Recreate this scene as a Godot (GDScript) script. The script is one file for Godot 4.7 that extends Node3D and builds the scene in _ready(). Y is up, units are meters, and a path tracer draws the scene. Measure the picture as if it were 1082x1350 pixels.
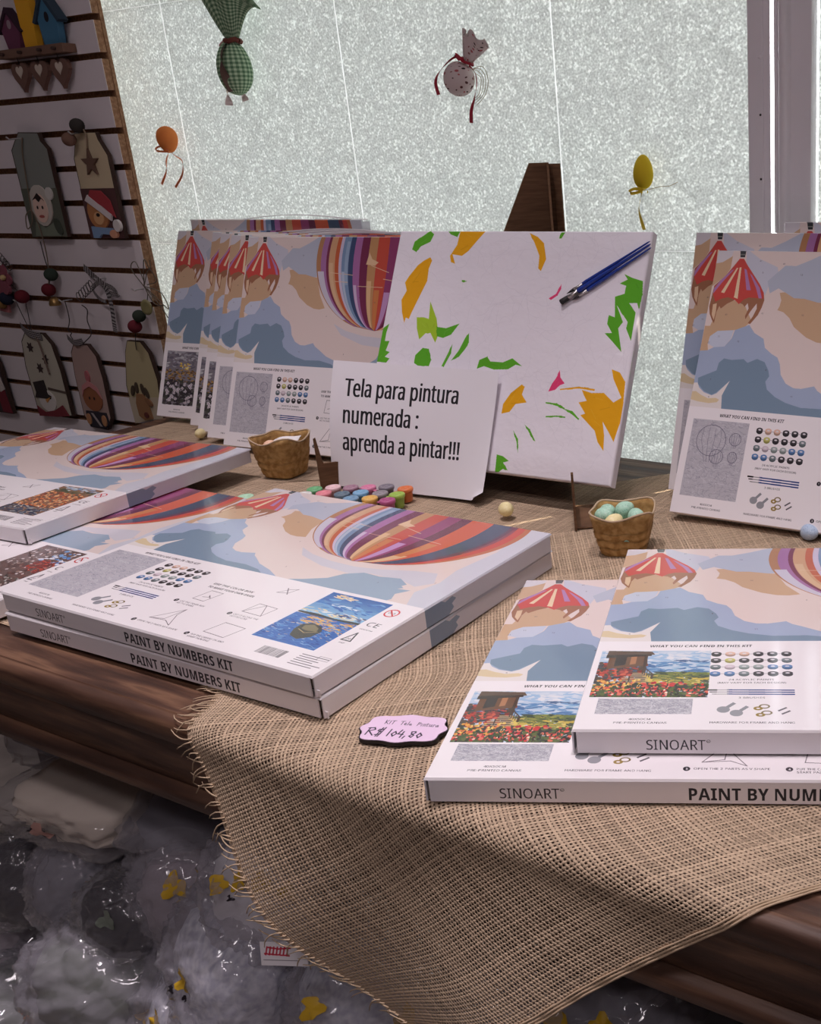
extends Node3D
# Shop window display: paint-by-numbers kits on a wooden table in front of a frosted window.
# Everything is laid out with the table top at y = 0; the last line of _ready() lifts it all to table height.

const TABLE_H := 0.78
const BW := 0.515      # kit box width
const BD := 0.4133     # kit box depth
const BT := 0.0245     # kit box thickness
const FZ := -0.5307    # front edge of the table
const WZ := -1.56      # plane of the window panes

var mat := {}
var taken := {}
var rng := RandomNumberGenerator.new()
var cam_o := Vector3(0, 0.524, 0)
var cam_r := Vector3(0.8900, -0.0330, -0.4548)
var cam_u := Vector3(-0.1222, 0.9436, -0.3076)
var cam_f := Vector3(-0.4393, -0.3294, -0.8358)
const FOC := 1308.754
const PPX := 911.02
const PPY := 654.29

# ------------------------------------------------------------------ helpers: nodes
func numbered(n: String) -> String:
	if not taken.has(n):
		taken[n] = 0
		return n
	taken[n] += 1
	return "%s_%03d" % [n, taken[n]]

func thing(called: String, label: String, category: String, at := Vector3.ZERO, group := "") -> Node3D:
	var o := Node3D.new()
	o.name = numbered(called)
	add_child(o)
	o.position = at
	o.set_meta("label", label)
	o.set_meta("category", category)
	if group != "":
		o.set_meta("group", group)
	return o

func obj(called: String, m: Mesh, material: Material, parent: Node = self, at := Vector3.ZERO) -> MeshInstance3D:
	var o := MeshInstance3D.new()
	o.name = numbered(called) if parent == self else called
	o.mesh = m
	if material:
		for i in m.get_surface_count():
			o.set_surface_override_material(i, material)
	parent.add_child(o, true)
	o.position = at
	return o

func tag(o: Node, label: String, category: String, group := "") -> Node:
	o.set_meta("label", label)
	o.set_meta("category", category)
	if group != "":
		o.set_meta("group", group)
	return o

func struct(o: Node) -> Node:
	o.set_meta("kind", "structure")
	return o

# a pixel of the photograph gives a direction; the distance comes from a plane
func ray(u: float, v: float) -> Vector3:
	return cam_f + cam_r * ((u - PPX) / FOC) - cam_u * ((v - PPY) / FOC)

func on_z(u: float, v: float, z: float) -> Vector3:
	var d := ray(u, v)
	return cam_o + d * (z / d.z)

func on_y(u: float, v: float, y := 0.0) -> Vector3:
	var d := ray(u, v)
	return cam_o + d * ((y - cam_o.y) / d.y)

# ------------------------------------------------------------------ helpers: meshes
# triangles are given counter-clockwise as seen from outside; Godot wants them clockwise
class MB:
	var st := SurfaceTool.new()
	func _init(smooth := false) -> void:
		st.begin(Mesh.PRIMITIVE_TRIANGLES)
		st.set_smooth_group(0 if smooth else -1)
	func smooth(on: bool) -> void:
		st.set_smooth_group(0 if on else -1)
	func v(p: Vector3, uv: Vector2) -> void:
		st.set_uv(uv)
		st.add_vertex(p)
	func tri(a: Vector3, b: Vector3, c: Vector3, ua := Vector2.ZERO, ub := Vector2.ZERO, uc := Vector2.ZERO) -> void:
		v(a, ua)
		v(c, uc)
		v(b, ub)
	func quad(a: Vector3, b: Vector3, c: Vector3, d: Vector3, ua := Vector2(0, 1), ub := Vector2(1, 1), uc := Vector2(1, 0), ud := Vector2(0, 0)) -> void:
		tri(a, b, c, ua, ub, uc)
		tri(a, c, d, ua, uc, ud)
	# box with chamfered edges
	func box(c: Vector3, s: Vector3, r := 0.0, xf := Transform3D.IDENTITY) -> void:
		var h := s / 2.0
		r = minf(r, minf(h.x, minf(h.y, h.z)) * 0.9)
		for ax in 3:
			for sg in [-1.0, 1.0]:
				var n := Vector3.ZERO
				n[ax] = sg
				var a1: int = (ax + 1) % 3
				var a2: int = (ax + 2) % 3
				var ps := []
				for k in [[-1, -1], [1, -1], [1, 1], [-1, 1]]:
					var p := Vector3.ZERO
					p[ax] = sg * h[ax]
					p[a1] = k[0] * (h[a1] - r)
					p[a2] = k[1] * (h[a2] - r)
					ps.append(xf * (c + p))
				if sg > 0:
					quad(ps[0], ps[1], ps[2], ps[3])
				else:
					quad(ps[3], ps[2], ps[1], ps[0])
		if r <= 0.0:
			return
		for ax in 3:
			var a1: int = (ax + 1) % 3
			var a2: int = (ax + 2) % 3
			for s1 in [-1.0, 1.0]:
				for s2 in [-1.0, 1.0]:
					var e := []
					for k in [-1.0, 1.0]:
						var p := Vector3.ZERO
						p[ax] = k * (h[ax] - r)
						p[a1] = s1 * h[a1]
						p[a2] = s2 * (h[a2] - r)
						e.append(xf * (c + p))
						p[a1] = s1 * (h[a1] - r)
						p[a2] = s2 * h[a2]
						e.append(xf * (c + p))
					if s1 * s2 > 0:
						quad(e[0], e[2], e[3], e[1])
					else:
						quad(e[1], e[3], e[2], e[0])
		for sx in [-1.0, 1.0]:
			for sy in [-1.0, 1.0]:
				for sz in [-1.0, 1.0]:
					var a := xf * (c + Vector3(sx * h.x, sy * (h.y - r), sz * (h.z - r)))
					var b := xf * (c + Vector3(sx * (h.x - r), sy * h.y, sz * (h.z - r)))
					var d := xf * (c + Vector3(sx * (h.x - r), sy * (h.y - r), sz * h.z))
					if sx * sy * sz > 0:
						tri(a, b, d)
					else:
						tri(a, d, b)
	func tube(pts: Array, rad, sides := 6, caps := true) -> void:
		var rings := []
		var up := Vector3(0.13, 0.97, 0.21)
		for i in pts.size():
			var t: Vector3 = (pts[mini(i + 1, pts.size() - 1)] - pts[maxi(i - 1, 0)])
			t = t.normalized() if t.length() > 1e-9 else Vector3.UP
			var a := t.cross(up)
			if a.length() < 0.05:
				a = t.cross(Vector3(1, 0.1, 0))
			a = a.normalized()
			var b := t.cross(a).normalized()
			up = b.cross(t) if b.cross(t).length() > 0.1 else up
			up = a.cross(t)
			var r: float = rad[i] if rad is Array else rad
			var ring := []
			for k in sides:
				var w := TAU * k / sides
				ring.append(pts[i] + (a * cos(w) + b * sin(w)) * r)
			rings.append(ring)
		for i in pts.size() - 1:
			for k in sides:
				var k2 := (k + 1) % sides
				quad(rings[i][k], rings[i][k2], rings[i + 1][k2], rings[i + 1][k], Vector2(float(k) / sides, 0), Vector2(float(k + 1) / sides, 0), Vector2(float(k + 1) / sides, 1), Vector2(float(k) / sides, 1))
		if caps:
			for k in sides - 2:
				tri(rings[0][0], rings[0][k + 2], rings[0][k + 1])
				tri(rings[-1][0], rings[-1][k + 1], rings[-1][k + 2])
	# profile of (radius, height), from the bottom up, turned round y
	func lathe(prof: Array, segs := 20, xf := Transform3D.IDENTITY, sx := 1.0, sz := 1.0) -> void:
		var len_total := 0.0
		for i in prof.size() - 1:
			for k in segs:
				var w1 := TAU * k / segs
				var w2 := TAU * (k + 1) / segs
				var p: Vector2 = prof[i]
				var q: Vector2 = prof[i + 1]
				var a := xf * Vector3(p.x * cos(w1) * sx, p.y, -p.x * sin(w1) * sz)
				var b := xf * Vector3(p.x * cos(w2) * sx, p.y, -p.x * sin(w2) * sz)
				var c := xf * Vector3(q.x * cos(w2) * sx, q.y, -q.x * sin(w2) * sz)
				var d := xf * Vector3(q.x * cos(w1) * sx, q.y, -q.x * sin(w1) * sz)
				var u1 := float(k) / segs
				var u2 := float(k + 1) / segs
				var v1 := 1.0 - float(i) / (prof.size() - 1)
				var v2 := 1.0 - float(i + 1) / (prof.size() - 1)
				if p.x > 1e-6:
					tri(a, b, c, Vector2(u1, v1), Vector2(u2, v1), Vector2(u2, v2))
				if q.x > 1e-6:
					tri(a, c, d, Vector2(u1, v1), Vector2(u2, v2), Vector2(u1, v2))
	# polygon in xy (counter-clockwise), pushed out from z0 to z1
	func prism(poly: PackedVector2Array, z0: float, z1: float, xf := Transform3D.IDENTITY) -> void:
		var pg := poly
		if Geometry2D.is_polygon_clockwise(pg):
			pg = pg.duplicate()
			pg.reverse()
		# Geometry2D calls "clockwise" with y down; after the check the order is counter-clockwise with y up
		var area := 0.0
		for i in pg.size():
			area += pg[i].cross(pg[(i + 1) % pg.size()])
		if area < 0:
			pg = pg.duplicate()
			pg.reverse()
		var lo := pg[0]
		var hi := pg[0]
		for p in pg:
			lo = lo.min(p)
			hi = hi.max(p)
		var sp := (hi - lo).max(Vector2(1e-6, 1e-6))
		var ix := Geometry2D.triangulate_polygon(pg)
		for i in range(0, ix.size(), 3):
			var a := pg[ix[i]]
			var b := pg[ix[i + 1]]
			var c := pg[ix[i + 2]]
			if (b - a).cross(c - a) < 0:
				var t := b
				b = c
				c = t
			var ua := Vector2((a.x - lo.x) / sp.x, 1 - (a.y - lo.y) / sp.y)
			var ub := Vector2((b.x - lo.x) / sp.x, 1 - (b.y - lo.y) / sp.y)
			var uc := Vector2((c.x - lo.x) / sp.x, 1 - (c.y - lo.y) / sp.y)
			tri(xf * Vector3(a.x, a.y, z1), xf * Vector3(b.x, b.y, z1), xf * Vector3(c.x, c.y, z1), ua, ub, uc)
			tri(xf * Vector3(a.x, a.y, z0), xf * Vector3(c.x, c.y, z0), xf * Vector3(b.x, b.y, z0), ua, uc, ub)
		for i in pg.size():
			var a := pg[i]
			var b := pg[(i + 1) % pg.size()]
			quad(xf * Vector3(a.x, a.y, z0), xf * Vector3(b.x, b.y, z0), xf * Vector3(b.x, b.y, z1), xf * Vector3(a.x, a.y, z1))
	# surface from a function of (u, v) in 0..1; u x v points outwards
	func grid(nu: int, nv: int, f: Callable, uvs := Vector2.ONE) -> void:
		var pts := []
		for j in nv + 1:
			var row := PackedVector3Array()
			for i in nu + 1:
				row.append(f.call(float(i) / nu, float(j) / nv))
			pts.append(row)
		for j in nv:
			for i in nu:
				var a := Vector2(float(i) / nu, 1.0 - float(j) / nv) * uvs
				var c := Vector2(float(i + 1) / nu, 1.0 - float(j + 1) / nv) * uvs
				quad(pts[j][i], pts[j][i + 1], pts[j + 1][i + 1], pts[j + 1][i], a, Vector2(c.x, a.y), c, Vector2(a.x, c.y))
	func done(tangents := false) -> ArrayMesh:
		st.generate_normals()
		if tangents:
			st.generate_tangents()
		st.index()
		return st.commit()

func box_mesh(s: Vector3, r := 0.0, c := Vector3.ZERO, xf := Transform3D.IDENTITY) -> ArrayMesh:
	var m := MB.new()
	m.box(c, s, r, xf)
	return m.done()

func tube_mesh(pts: Array, r, sides := 6) -> ArrayMesh:
	var m := MB.new(true)
	m.tube(pts, r, sides)
	return m.done()

func lathe_mesh(prof: Array, segs := 20, xf := Transform3D.IDENTITY, sx := 1.0, sz := 1.0) -> ArrayMesh:
	var m := MB.new(true)
	m.lathe(prof, segs, xf, sx, sz)
	return m.done()

func prism_mesh(poly: Array, z0: float, z1: float, xf := Transform3D.IDENTITY) -> ArrayMesh:
	var m := MB.new()
	m.prism(PackedVector2Array(poly), z0, z1, xf)
	return m.done()

func ell(cx: float, cy: float, rx: float, ry: float, n := 18, turn := 0.0) -> Array:
	var a := []
	for i in n:
		var w := TAU * i / n
		a.append(Vector2(cx, cy) + Vector2(rx * cos(w), ry * sin(w)).rotated(turn))
	return a

# an egg standing on y = 0
func egg_profile(r: float, h: float, n := 14) -> Array:
	var p := []
	for i in n + 1:
		var w := PI * i / n
		var y := (1.0 - cos(w)) / 2.0
		p.append(Vector2(maxf(0.0, r * sin(w) * (1.12 - 0.28 * y)), y * h))
	p[0].x = 0.0
	p[n].x = 0.0
	return p

func bezier(p0: Vector3, p1: Vector3, p2: Vector3, p3: Vector3, n := 12) -> Array:
	var a := []
	for i in n + 1:
		a.append(p0.bezier_interpolate(p1, p2, p3, float(i) / n))
	return a

# ------------------------------------------------------------------ helpers: materials and painted prints
func plain(c: Color, rough := 0.8, spec := 0.5, metal := 0.0) -> StandardMaterial3D:
	var m := StandardMaterial3D.new()
	m.albedo_color = c
	m.roughness = rough
	m.metallic_specular = spec
	m.metallic = metal
	return m

func rgb(r: int, g: int, b: int) -> Color:
	return Color8(r, g, b)

func tex_mat(img: Image, rough := 0.5, spec := 0.5) -> StandardMaterial3D:
	var m := plain(Color.WHITE, rough, spec)
	m.albedo_texture = ImageTexture.create_from_image(img)
	return m

func noise_tex(freq: float, ramp_cols: Array, ramp_at: Array, kind := FastNoiseLite.TYPE_SIMPLEX_SMOOTH, octaves := 4, size := 512, sd := 1) -> NoiseTexture2D:
	var n := FastNoiseLite.new()
	n.noise_type = kind
	n.frequency = freq
	n.fractal_octaves = octaves
	n.seed = sd
	var t := NoiseTexture2D.new()
	t.width = size
	t.height = size
	t.seamless = true
	t.noise = n
	var g := Gradient.new()
	g.offsets = PackedFloat32Array(ramp_at)
	g.colors = PackedColorArray(ramp_cols)
	t.color_ramp = g
	return t

func fill_poly(img: Image, pts: Array, col: Color) -> void:
	var ymin := 1e9
	var ymax := -1e9
	for p in pts:
		ymin = minf(ymin, p.y)
		ymax = maxf(ymax, p.y)
	var w := img.get_width()
	var n := pts.size()
	for y in range(maxi(0, int(ceil(ymin - 0.5))), mini(img.get_height() - 1, int(floor(ymax - 0.5))) + 1):
		var yc := y + 0.5
		var xs := []
		for i in n:
			var a: Vector2 = pts[i]
			var b: Vector2 = pts[(i + 1) % n]
			if (a.y <= yc) != (b.y <= yc):
				xs.append(a.x + (b.x - a.x) * (yc - a.y) / (b.y - a.y))
		xs.sort()
		for k in range(0, xs.size() - 1, 2):
			var x0 := maxi(0, int(round(xs[k])))
			var x1 := mini(w, int(round(xs[k + 1])))
			if x1 > x0:
				img.fill_rect(Rect2i(x0, y, x1 - x0, 1), col)

func fill_line(img: Image, a: Vector2, b: Vector2, wd: float, col: Color) -> void:
	var d := (b - a)
	d = (d.normalized() if d.length() > 1e-6 else Vector2.RIGHT) * wd / 2.0
	var n := Vector2(-d.y, d.x)
	fill_poly(img, [a - d + n, b + d + n, b + d - n, a - d - n], col)

func fill_path(img: Image, pts: Array, wd: float, col: Color) -> void:
	for i in pts.size() - 1:
		fill_line(img, pts[i], pts[i + 1], wd, col)

var fonts := {}
func font(kind: String) -> Font:
	if not fonts.has(kind):
		var f := SystemFont.new()
		f.font_names = PackedStringArray(["Droid Serif" if kind == "serif" else "Droid Sans"])
		f.font_weight = 700 if kind == "bold" else 400
		fonts[kind] = f
	return fonts[kind]

# writes text into a print: x0..x1 in pixels, baseline y, height of the capitals
func fill_text(img: Image, txt: String, x0: float, x1: float, base: float, cap: float, col: Color, kind := "regular", slant := 0.0) -> void:
	var t := TextMesh.new()
	t.text = txt
	t.font = font(kind)
	t.font_size = 48
	t.pixel_size = 1.0
	t.depth = 0.0
	t.curve_step = 3.0
	t.horizontal_alignment = HORIZONTAL_ALIGNMENT_LEFT
	var arr := t.get_mesh_arrays()
	var vs: PackedVector3Array = arr[Mesh.ARRAY_VERTEX]
	if vs.is_empty():
		return
	var idx = arr[Mesh.ARRAY_INDEX]
	var lo := vs[0]
	var hi := vs[0]
	for p in vs:
		lo = lo.min(p)
		hi = hi.max(p)
	# capitals of Droid Sans are 0.714 em high; find the baseline from a plain capital
	var t2 := TextMesh.new()
	t2.text = "H"
	t2.font = font(kind)
	t2.font_size = 48
	t2.pixel_size = 1.0
	t2.depth = 0.0
	var cs: PackedVector3Array = t2.get_mesh_arrays()[Mesh.ARRAY_VERTEX]
	var clo := 1e9
	var chi := -1e9
	for p in cs:
		clo = minf(clo, p.y)
		chi = maxf(chi, p.y)
	var sy := cap / (chi - clo)
	var sx := (x1 - x0) / maxf(hi.x - lo.x, 1e-6) if x1 > x0 else sy
	var count: int = idx.size() if idx != null else vs.size()
	for i in range(0, count, 3):
		var tri := []
		for k in 3:
			var p: Vector3 = vs[idx[i + k]] if idx != null else vs[i + k]
			tri.append(Vector2(x0 + (p.x - lo.x) * sx + slant * (p.y - clo) * sy, base - (p.y - clo) * sy))
		fill_poly(img, tri, col)

# ------------------------------------------------------------------ the printed cover of the kits
const CW := 1800
const CH := 1444

func uvp(flat: Array) -> Array:
	var a := []
	for i in range(0, flat.size(), 2):
		a.append(Vector2(flat[i] * CW, flat[i + 1] * CH))
	return a

func art(img: Image, flat: Array, col: Color) -> void:
	fill_poly(img, uvp(flat), col)

# balloon stripe between two meridians of the big balloon
func stripe(img: Image, ua: float, ub: float, col: Color, v0 := -0.01, v1 := 0.425) -> void:
	var pts := []
	var n := 26
	for side in 2:
		for i in n + 1:
			var k := i if side == 0 else n - i
			var v := lerpf(v0, v1, float(k) / n)
			var w := sqrt(maxf(0.0, 1.0 - pow((v - 0.09) / 0.335, 2)))
			var s := ((ua if side == 0 else ub) - 0.648) / 0.291
			pts.append(Vector2((0.648 + s * 0.302 * w) * CW, v * CH))
	fill_poly(img, pts, col)

func paint_cover_base() -> Image:
	var img := Image.create(CW, CH, false, Image.FORMAT_RGB8)
	var pink := rgb(226, 208, 203)
	var lav := rgb(183, 188, 204)
	var hill := rgb(164, 177, 203)
	var dark := rgb(124, 145, 166)
	var tan := rgb(203, 168, 136)
	var sand := rgb(219, 198, 162)
	var white := rgb(240, 233, 236)
	img.fill(pink)
	# upper sky patches
	art(img, [.09, -.01, .14, .03, .20, .06, .21, .10, .182, .136, .176, .17, .15, .12, .10, .06], rgb(200, 200, 214))
	art(img, [.176, .114, .224, .053, .257, .054, .30, .03, .345, .0, .36, .0, .35, .08, .36, .185, .329, .19, .268, .175, .215, .140, .19, .16], lav)
	art(img, [.0, .0, .05, .0, .045, .03, .02, .05, .0, .06], rgb(214, 208, 214))
	art(img, [.0, .05, .02, .045, .05, .02, .05, .07, .037, .099, .01, .13, .0, .14], tan)
	# clouds
	art(img, [.221, .157, .237, .154, .268, .175, .300, .176, .339, .187, .36, .19, .38, .27, .41, .33, .385, .337, .358, .334, .325, .318, .283, .282, .265, .250, .243, .229, .223, .222, .228, .207, .230, .185], tan)
	art(img, [.46, .40, .52, .43, .60, .45, .68, .455, .75, .44, .84, .41, .90, .40, .93, .46, .90, .50, .85, .48, .75, .475, .70, .50, .60, .49, .50, .45], rgb(207, 203, 213))
	art(img, [.93, .0, 1.0, .0, 1.0, .604, .95, .604, .92, .53, .94, .45, .93, .36, .95, .2], rgb(205, 204, 215))
	art(img, [.001, .294, .018, .293, .041, .194, .109, .191, .149, .268, .125, .298, .097, .305, .046, .311, .024, .333, .021, .362, .026, .387, .0, .39], tan)
	# mountains and water
	art(img, [-.01, .392, .025, .387, .043, .374, .077, .369, .096, .336, .101, .305, .144, .282, .165, .312, .197, .332, .206, .365, .230, .386, .250, .398, .261, .422, .269, .460, .289, .491, .314, .505, .337, .506, .375, .493, .387, .509, .407, .523, .443, .551, .50, .575, .55, .605, -.01, .605], hill)
	art(img, [.024, .333, .046, .311, .097, .305, .094, .336, .077, .369, .043, .374, .022, .362], rgb(198, 203, 220))
	art(img, [.011, .494, .066, .461, .069, .432, .083, .414, .108, .418, .146, .412, .160, .425, .188, .408, .213, .418, .229, .447, .235, .469, .226, .489, .235, .518, .264, .543, .299, .561, .346, .574, .415, .572, .47, .585, .50, .605, .101, .605, .095, .560, .115, .496, .078, .545, .065, .554, .038, .543, .014, .517], dark)
	art(img, [-.01, .515, .012, .512, .02, .53, .038, .547, .065, .556, .08, .547, .115, .496, .098, .553, .104, .605, -.01, .605], rgb(230, 221, 218))
	art(img, [-.01, .548, .012, .545, .03, .557, .055, .568, .080, .564, .092, .570, .086, .580, .06, .586, .025, .583, -.01, .575], sand)
	art(img, [.58, .605, .62, .585, .67, .55, .69, .507, .729, .478, .78, .482, .837, .470, .875, .497, .868, .51, .881, .52, .870, .53, .906, .525, .885, .56, .897, .591, .89, .605], rgb(150, 168, 188))
	# small balloon with its finial
	art(img, [.071, -.004, .091, -.004, .090, .024, .075, .024], rgb(60, 62, 66))
	art(img, [.074, .012, .091, .012, .091, .016, .074, .016], rgb(130, 130, 125))
	art(img, [.074, .030, .088, .030, .104, .056, .128, .090, .153, .126, .171, .159, .177, .187, .173, .215, .165, .244, .146, .279, .138, .276, .150, .25, .158, .22, .155, .2, .14, .23, .128, .262, .125, .25, .132, .22, .126, .2, .118, .215, .111, .205, .098, .2, .082, .19, .06, .205, .042, .225, .036, .215, .03, .24, .029, .283, .02, .27, .009, .247, .003, .218, .005, .184, .007, .137, .037, .099, .060, .057], rgb(158, 108, 82))
	art(img, [.014, .21, .026, .205, .028, .24, .026, .27, .016, .25], rgb(222, 188, 155))
	art(img, [.074, .030, .088, .030, .104, .056, .128, .090, .153, .126, .171, .159, .174, .182, .160, .180, .126, .178, .111, .187, .098, .205, .082, .189, .059, .180, .037, .187, .02, .2, .008, .17, .009, .140, .037, .102, .060, .060], rgb(202, 78, 72))
	art(img, [.07, .066, .075, .066, .044, .165, .033, .162], rgb(236, 208, 172))
	art(img, [.079, .064, .085, .064, .091, .185, .078, .18], rgb(236, 208, 172))
	art(img, [.055, .075, .062, .072, .03, .125, .008, .168, .008, .148, .025, .115], rgb(178, 128, 178))
	art(img, [.095, .068, .103, .072, .128, .15, .114, .15], rgb(178, 128, 178))
	art(img, [.115, .085, .124, .094, .155, .14, .168, .18, .158, .18, .143, .14], rgb(178, 128, 178))
	# big striped balloon
	var cuts := [.357, .377, .401, .412, .440, .457, .470, .501, .522, .552, .586, .622, .671, .716, .751, .822, .881, .902, .926, .939]
	var cols := [rgb(178, 128, 92), rgb(164, 112, 160), rgb(120, 52, 78), rgb(206, 160, 122), rgb(192, 96, 62), rgb(203, 190, 212), rgb(122, 146, 178), rgb(62, 78, 112), rgb(166, 108, 160), rgb(118, 48, 80), rgb(192, 144, 100), rgb(198, 82, 66), rgb(146, 66, 110), rgb(108, 48, 74), rgb(206, 92, 62), rgb(66, 80, 106), rgb(112, 52, 74), rgb(200, 76, 66), rgb(190, 110, 76)]
	for i in cols.size():
		stripe(img, cuts[i] - 0.002, cuts[i + 1] + 0.002, cols[i])
	# lighter facets inside the stripes
	stripe(img, .360, .388, rgb(204, 198, 214), .16, .38)
	stripe(img, .412, .43, rgb(216, 178, 142), .12, .36)
	stripe(img, .470, .482, rgb(178, 190, 210), .16, .40)
	stripe(img, .482, .496, rgb(150, 170, 196), .02, .22)
	stripe(img, .522, .536, rgb(206, 182, 210), .22, .42)
	stripe(img, .586, .606, rgb(222, 182, 138), .20, .41)
	stripe(img, .622, .648, rgb(206, 128, 78), .24, .42)
	stripe(img, .671, .70, rgb(196, 150, 196), .25, .42)
	stripe(img, .751, .80, rgb(222, 182, 138), .33, .425)
	stripe(img, .751, .785, rgb(204, 130, 80), .22, .34)
	stripe(img, .89, .90, rgb(140, 70, 84), .02, .25)
	art(img, [.585, .07, .60, .10, .63, .115, .615, .13, .575, .125], rgb(226, 190, 152))
	for k in [[.415, .165, .47, .170], [.44, .205, .50, .208], [.48, .17, .52, .175], [.55, .225, .66, .228], [.60, .13, .68, .16], [.66, .19, .78, .21]]:
		fill_line(img, Vector2(k[0] * CW, k[1] * CH), Vector2(k[2] * CW, k[3] * CH), 4.0, rgb(226, 190, 158))
	# paint-by-number figures dotted over the picture
	for k in [[.14, .04, "41"], [.215, .05, "41"], [.155, .085, "5"], [.275, .09, "13"], [.175, .24, "41"], [.30, .24, "10"], [.06, .25, "41"], [.05, .335, "11"], [.115, .35, "12"], [.02, .36, "21"], [.22, .45, "8"], [.31, .54, "11"], [.05, .50, "7"], [.055, .565, "6"], [.42, .37, "4"], [.52, .54, "3"], [.93, .46, "2"], [.80, .52, "3"], [.56, .28, "9"], [.63, .30, "16"], [.74, .26, "20"], [.84, .22, "31"], [.90, .12, "7"]]:
		fill_text(img, k[2], k[0] * CW, 0, k[1] * CH, 9.0, rgb(96, 84, 90))
	# the white label underneath
	img.fill_rect(Rect2i(0, int(.603 * CH), CW, CH), white)
	var ink := rgb(44, 40, 48)
	fill_text(img, "WHAT YOU CAN FIND IN THIS KIT", .103 * CW, .304 * CW, .634 * CH, 17.0, ink, "bold", 0.12)
	var pots := [[0, 1, 1, 0, 0, 0], [0, 2, 0, 0, 0, 3], [3, 4, 5, 5, 6, 6], [6, 6, 3, 0, 0, 0]]
	var pc := [rgb(66, 62, 66), rgb(226, 186, 166), rgb(196, 190, 110), rgb(118, 128, 132), rgb(214, 196, 206), rgb(158, 168, 166), rgb(96, 132, 182)]
	for j in 4:
		for i in 6:
			var c := Vector2(lerpf(.236, .371, i / 5.0) * CW, lerpf(.669, .764, j / 3.0) * CH)
			if i < 5:
				fill_line(img, c, c + Vector2(.027 * CW, 0), 3.0, rgb(170, 160, 165))
			fill_poly(img, ell(c.x, c.y + 4, 18, 15), pc[pots[j][i]].darkened(0.25))
			fill_poly(img, ell(c.x, c.y - 4, 18, 11), pc[pots[j][i]])
			fill_poly(img, ell(c.x, c.y - 4, 8, 4), rgb(222, 216, 220))
	fill_text(img, "24 ACRYLIC PAINTS", .262 * CW, .345 * CW, .795 * CH, 10.0, ink)
	fill_text(img, "(MAY VARY FOR EACH DESIGN)", .242 * CW, .367 * CW, .809 * CH, 10.0, ink)
	for k in 3:
		var y := (.837 + .009 * k) * CH
		fill_line(img, Vector2(.262 * CW, y), Vector2(.38 * CW, y + 2), 6.5, rgb(42, 62, 128))
		fill_line(img, Vector2(.238 * CW, y), Vector2(.262 * CW, y), 4.0, rgb(140, 138, 140))
		fill_line(img, Vector2((.226 + .004 * k) * CW, y), Vector2(.240 * CW, y), 8.0 - 2.5 * k, rgb(40, 34, 34))
	fill_text(img, "3 BRUSHES", .281 * CW, .328 * CW, .874 * CH, 10.0, ink)
	for k in [[.255, .920], [.278, .934]]:
		fill_line(img, Vector2(k[0] * CW, k[1] * CH), Vector2((k[0] + .017) * CW, (k[1] - .024) * CH), 13.0, rgb(140, 140, 146))
		fill_poly(img, ell(k[0] * CW, k[1] * CH, 21, 19), rgb(148, 148, 154))
	for k in [[.319, .912], [.323, .938]]:
		var c := Vector2(k[0] * CW, k[1] * CH)
		fill_poly(img, ell(c.x + 14, c.y - 8, 18, 13), rgb(120, 104, 66))
		fill_poly(img, ell(c.x + 14, c.y - 8, 12, 8), white)
		fill_poly(img, ell(c.x - 6, c.y + 4, 15, 11), rgb(150, 126, 66))
		fill_poly(img, ell(c.x - 6, c.y + 4, 6, 4), white)
	for k in [[.352, .918], [.358, .931]]:
		fill_line(img, Vector2(k[0] * CW, k[1] * CH + 8), Vector2((k[0] + .012) * CW, k[1] * CH - 8), 7.0, rgb(96, 92, 98))
	fill_text(img, "HARDWARE FOR FRAME AND HANG", .233 * CW, .378 * CW, .975 * CH, 10.0, ink, "regular")
	fill_text(img, "40X50CM", .092 * CW, .130 * CW, .963 * CH, 10.0, ink)
	fill_text(img, "PRE-PRINTED CANVAS", .067 * CW, .159 * CW, .977 * CH, 10.0, ink)
	# how to fold the easel
	fill_text(img, "USE THE COLOR BOX", .442 * CW, .572 * CW, .717 * CH, 14.0, ink, "bold", 0.1)
	fill_text(img, "TO MAKE YOUR OWN EASEL", .442 * CW, .594 * CW, .737 * CH, 14.0, ink, "bold", 0.1)
	var fine := rgb(120, 112, 118)
	var steps := [[.438, .834, "1", "USE THE INNER BOX", "AS THE EASEL"], [.612, .834, "2", "CUT IT ALONG THE", "DOTTED LINE"], [.437, .964, "3", "OPEN THE 2 PARTS AS V SHAPE", ""], [.608, .964, "4", "PUT THE CANVAS ON AND", "START PAINTING"]]
	for s in steps:
		fill_poly(img, ell(s[0] * CW, s[1] * CH, 11, 11), ink)
		fill_text(img, s[2], s[0] * CW - 3, 0, s[1] * CH + 5, 10.0, white, "bold")
		fill_text(img, s[3], (s[0] + .012) * CW, (s[0] + .012 + .0047 * s[3].length()) * CW, s[1] * CH + 4, 10.0, ink)
		if s[4] != "":
			fill_text(img, s[4], (s[0] + .012) * CW, (s[0] + .012 + .0047 * s[4].length()) * CW, s[1] * CH + 20, 10.0, ink)
	for d in [[.465, .808, .503, .810, .512, .752, .472, .750], [.630, .812, .69, .815, .695, .762, .636, .758], [.635, .94, .70, .945, .71, .885, .645, .88]]:
		var p := uvp(d)
		p.append(p[0])
		fill_path(img, p, 3.0, fine)
	fill_path(img, uvp([.48, .79, .497, .785, .49, .775, .505, .79]), 3.0, fine)
	fill_path(img, uvp([.63, .812, .66, .76, .69, .815]), 3.0, fine)
	fill_path(img, uvp([.462, .94, .507, .866, .51, .90, .538, .953, .51, .935, .462, .94, .50, .93, .507, .866]), 3.0, fine)
	fill_path(img, uvp([.622, .684, .64, .655, .659, .644, .65, .675, .622, .684]), 3.0, fine)
	fill_path(img, uvp([.63, .65, .653, .682]), 4.0, fine)
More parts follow.
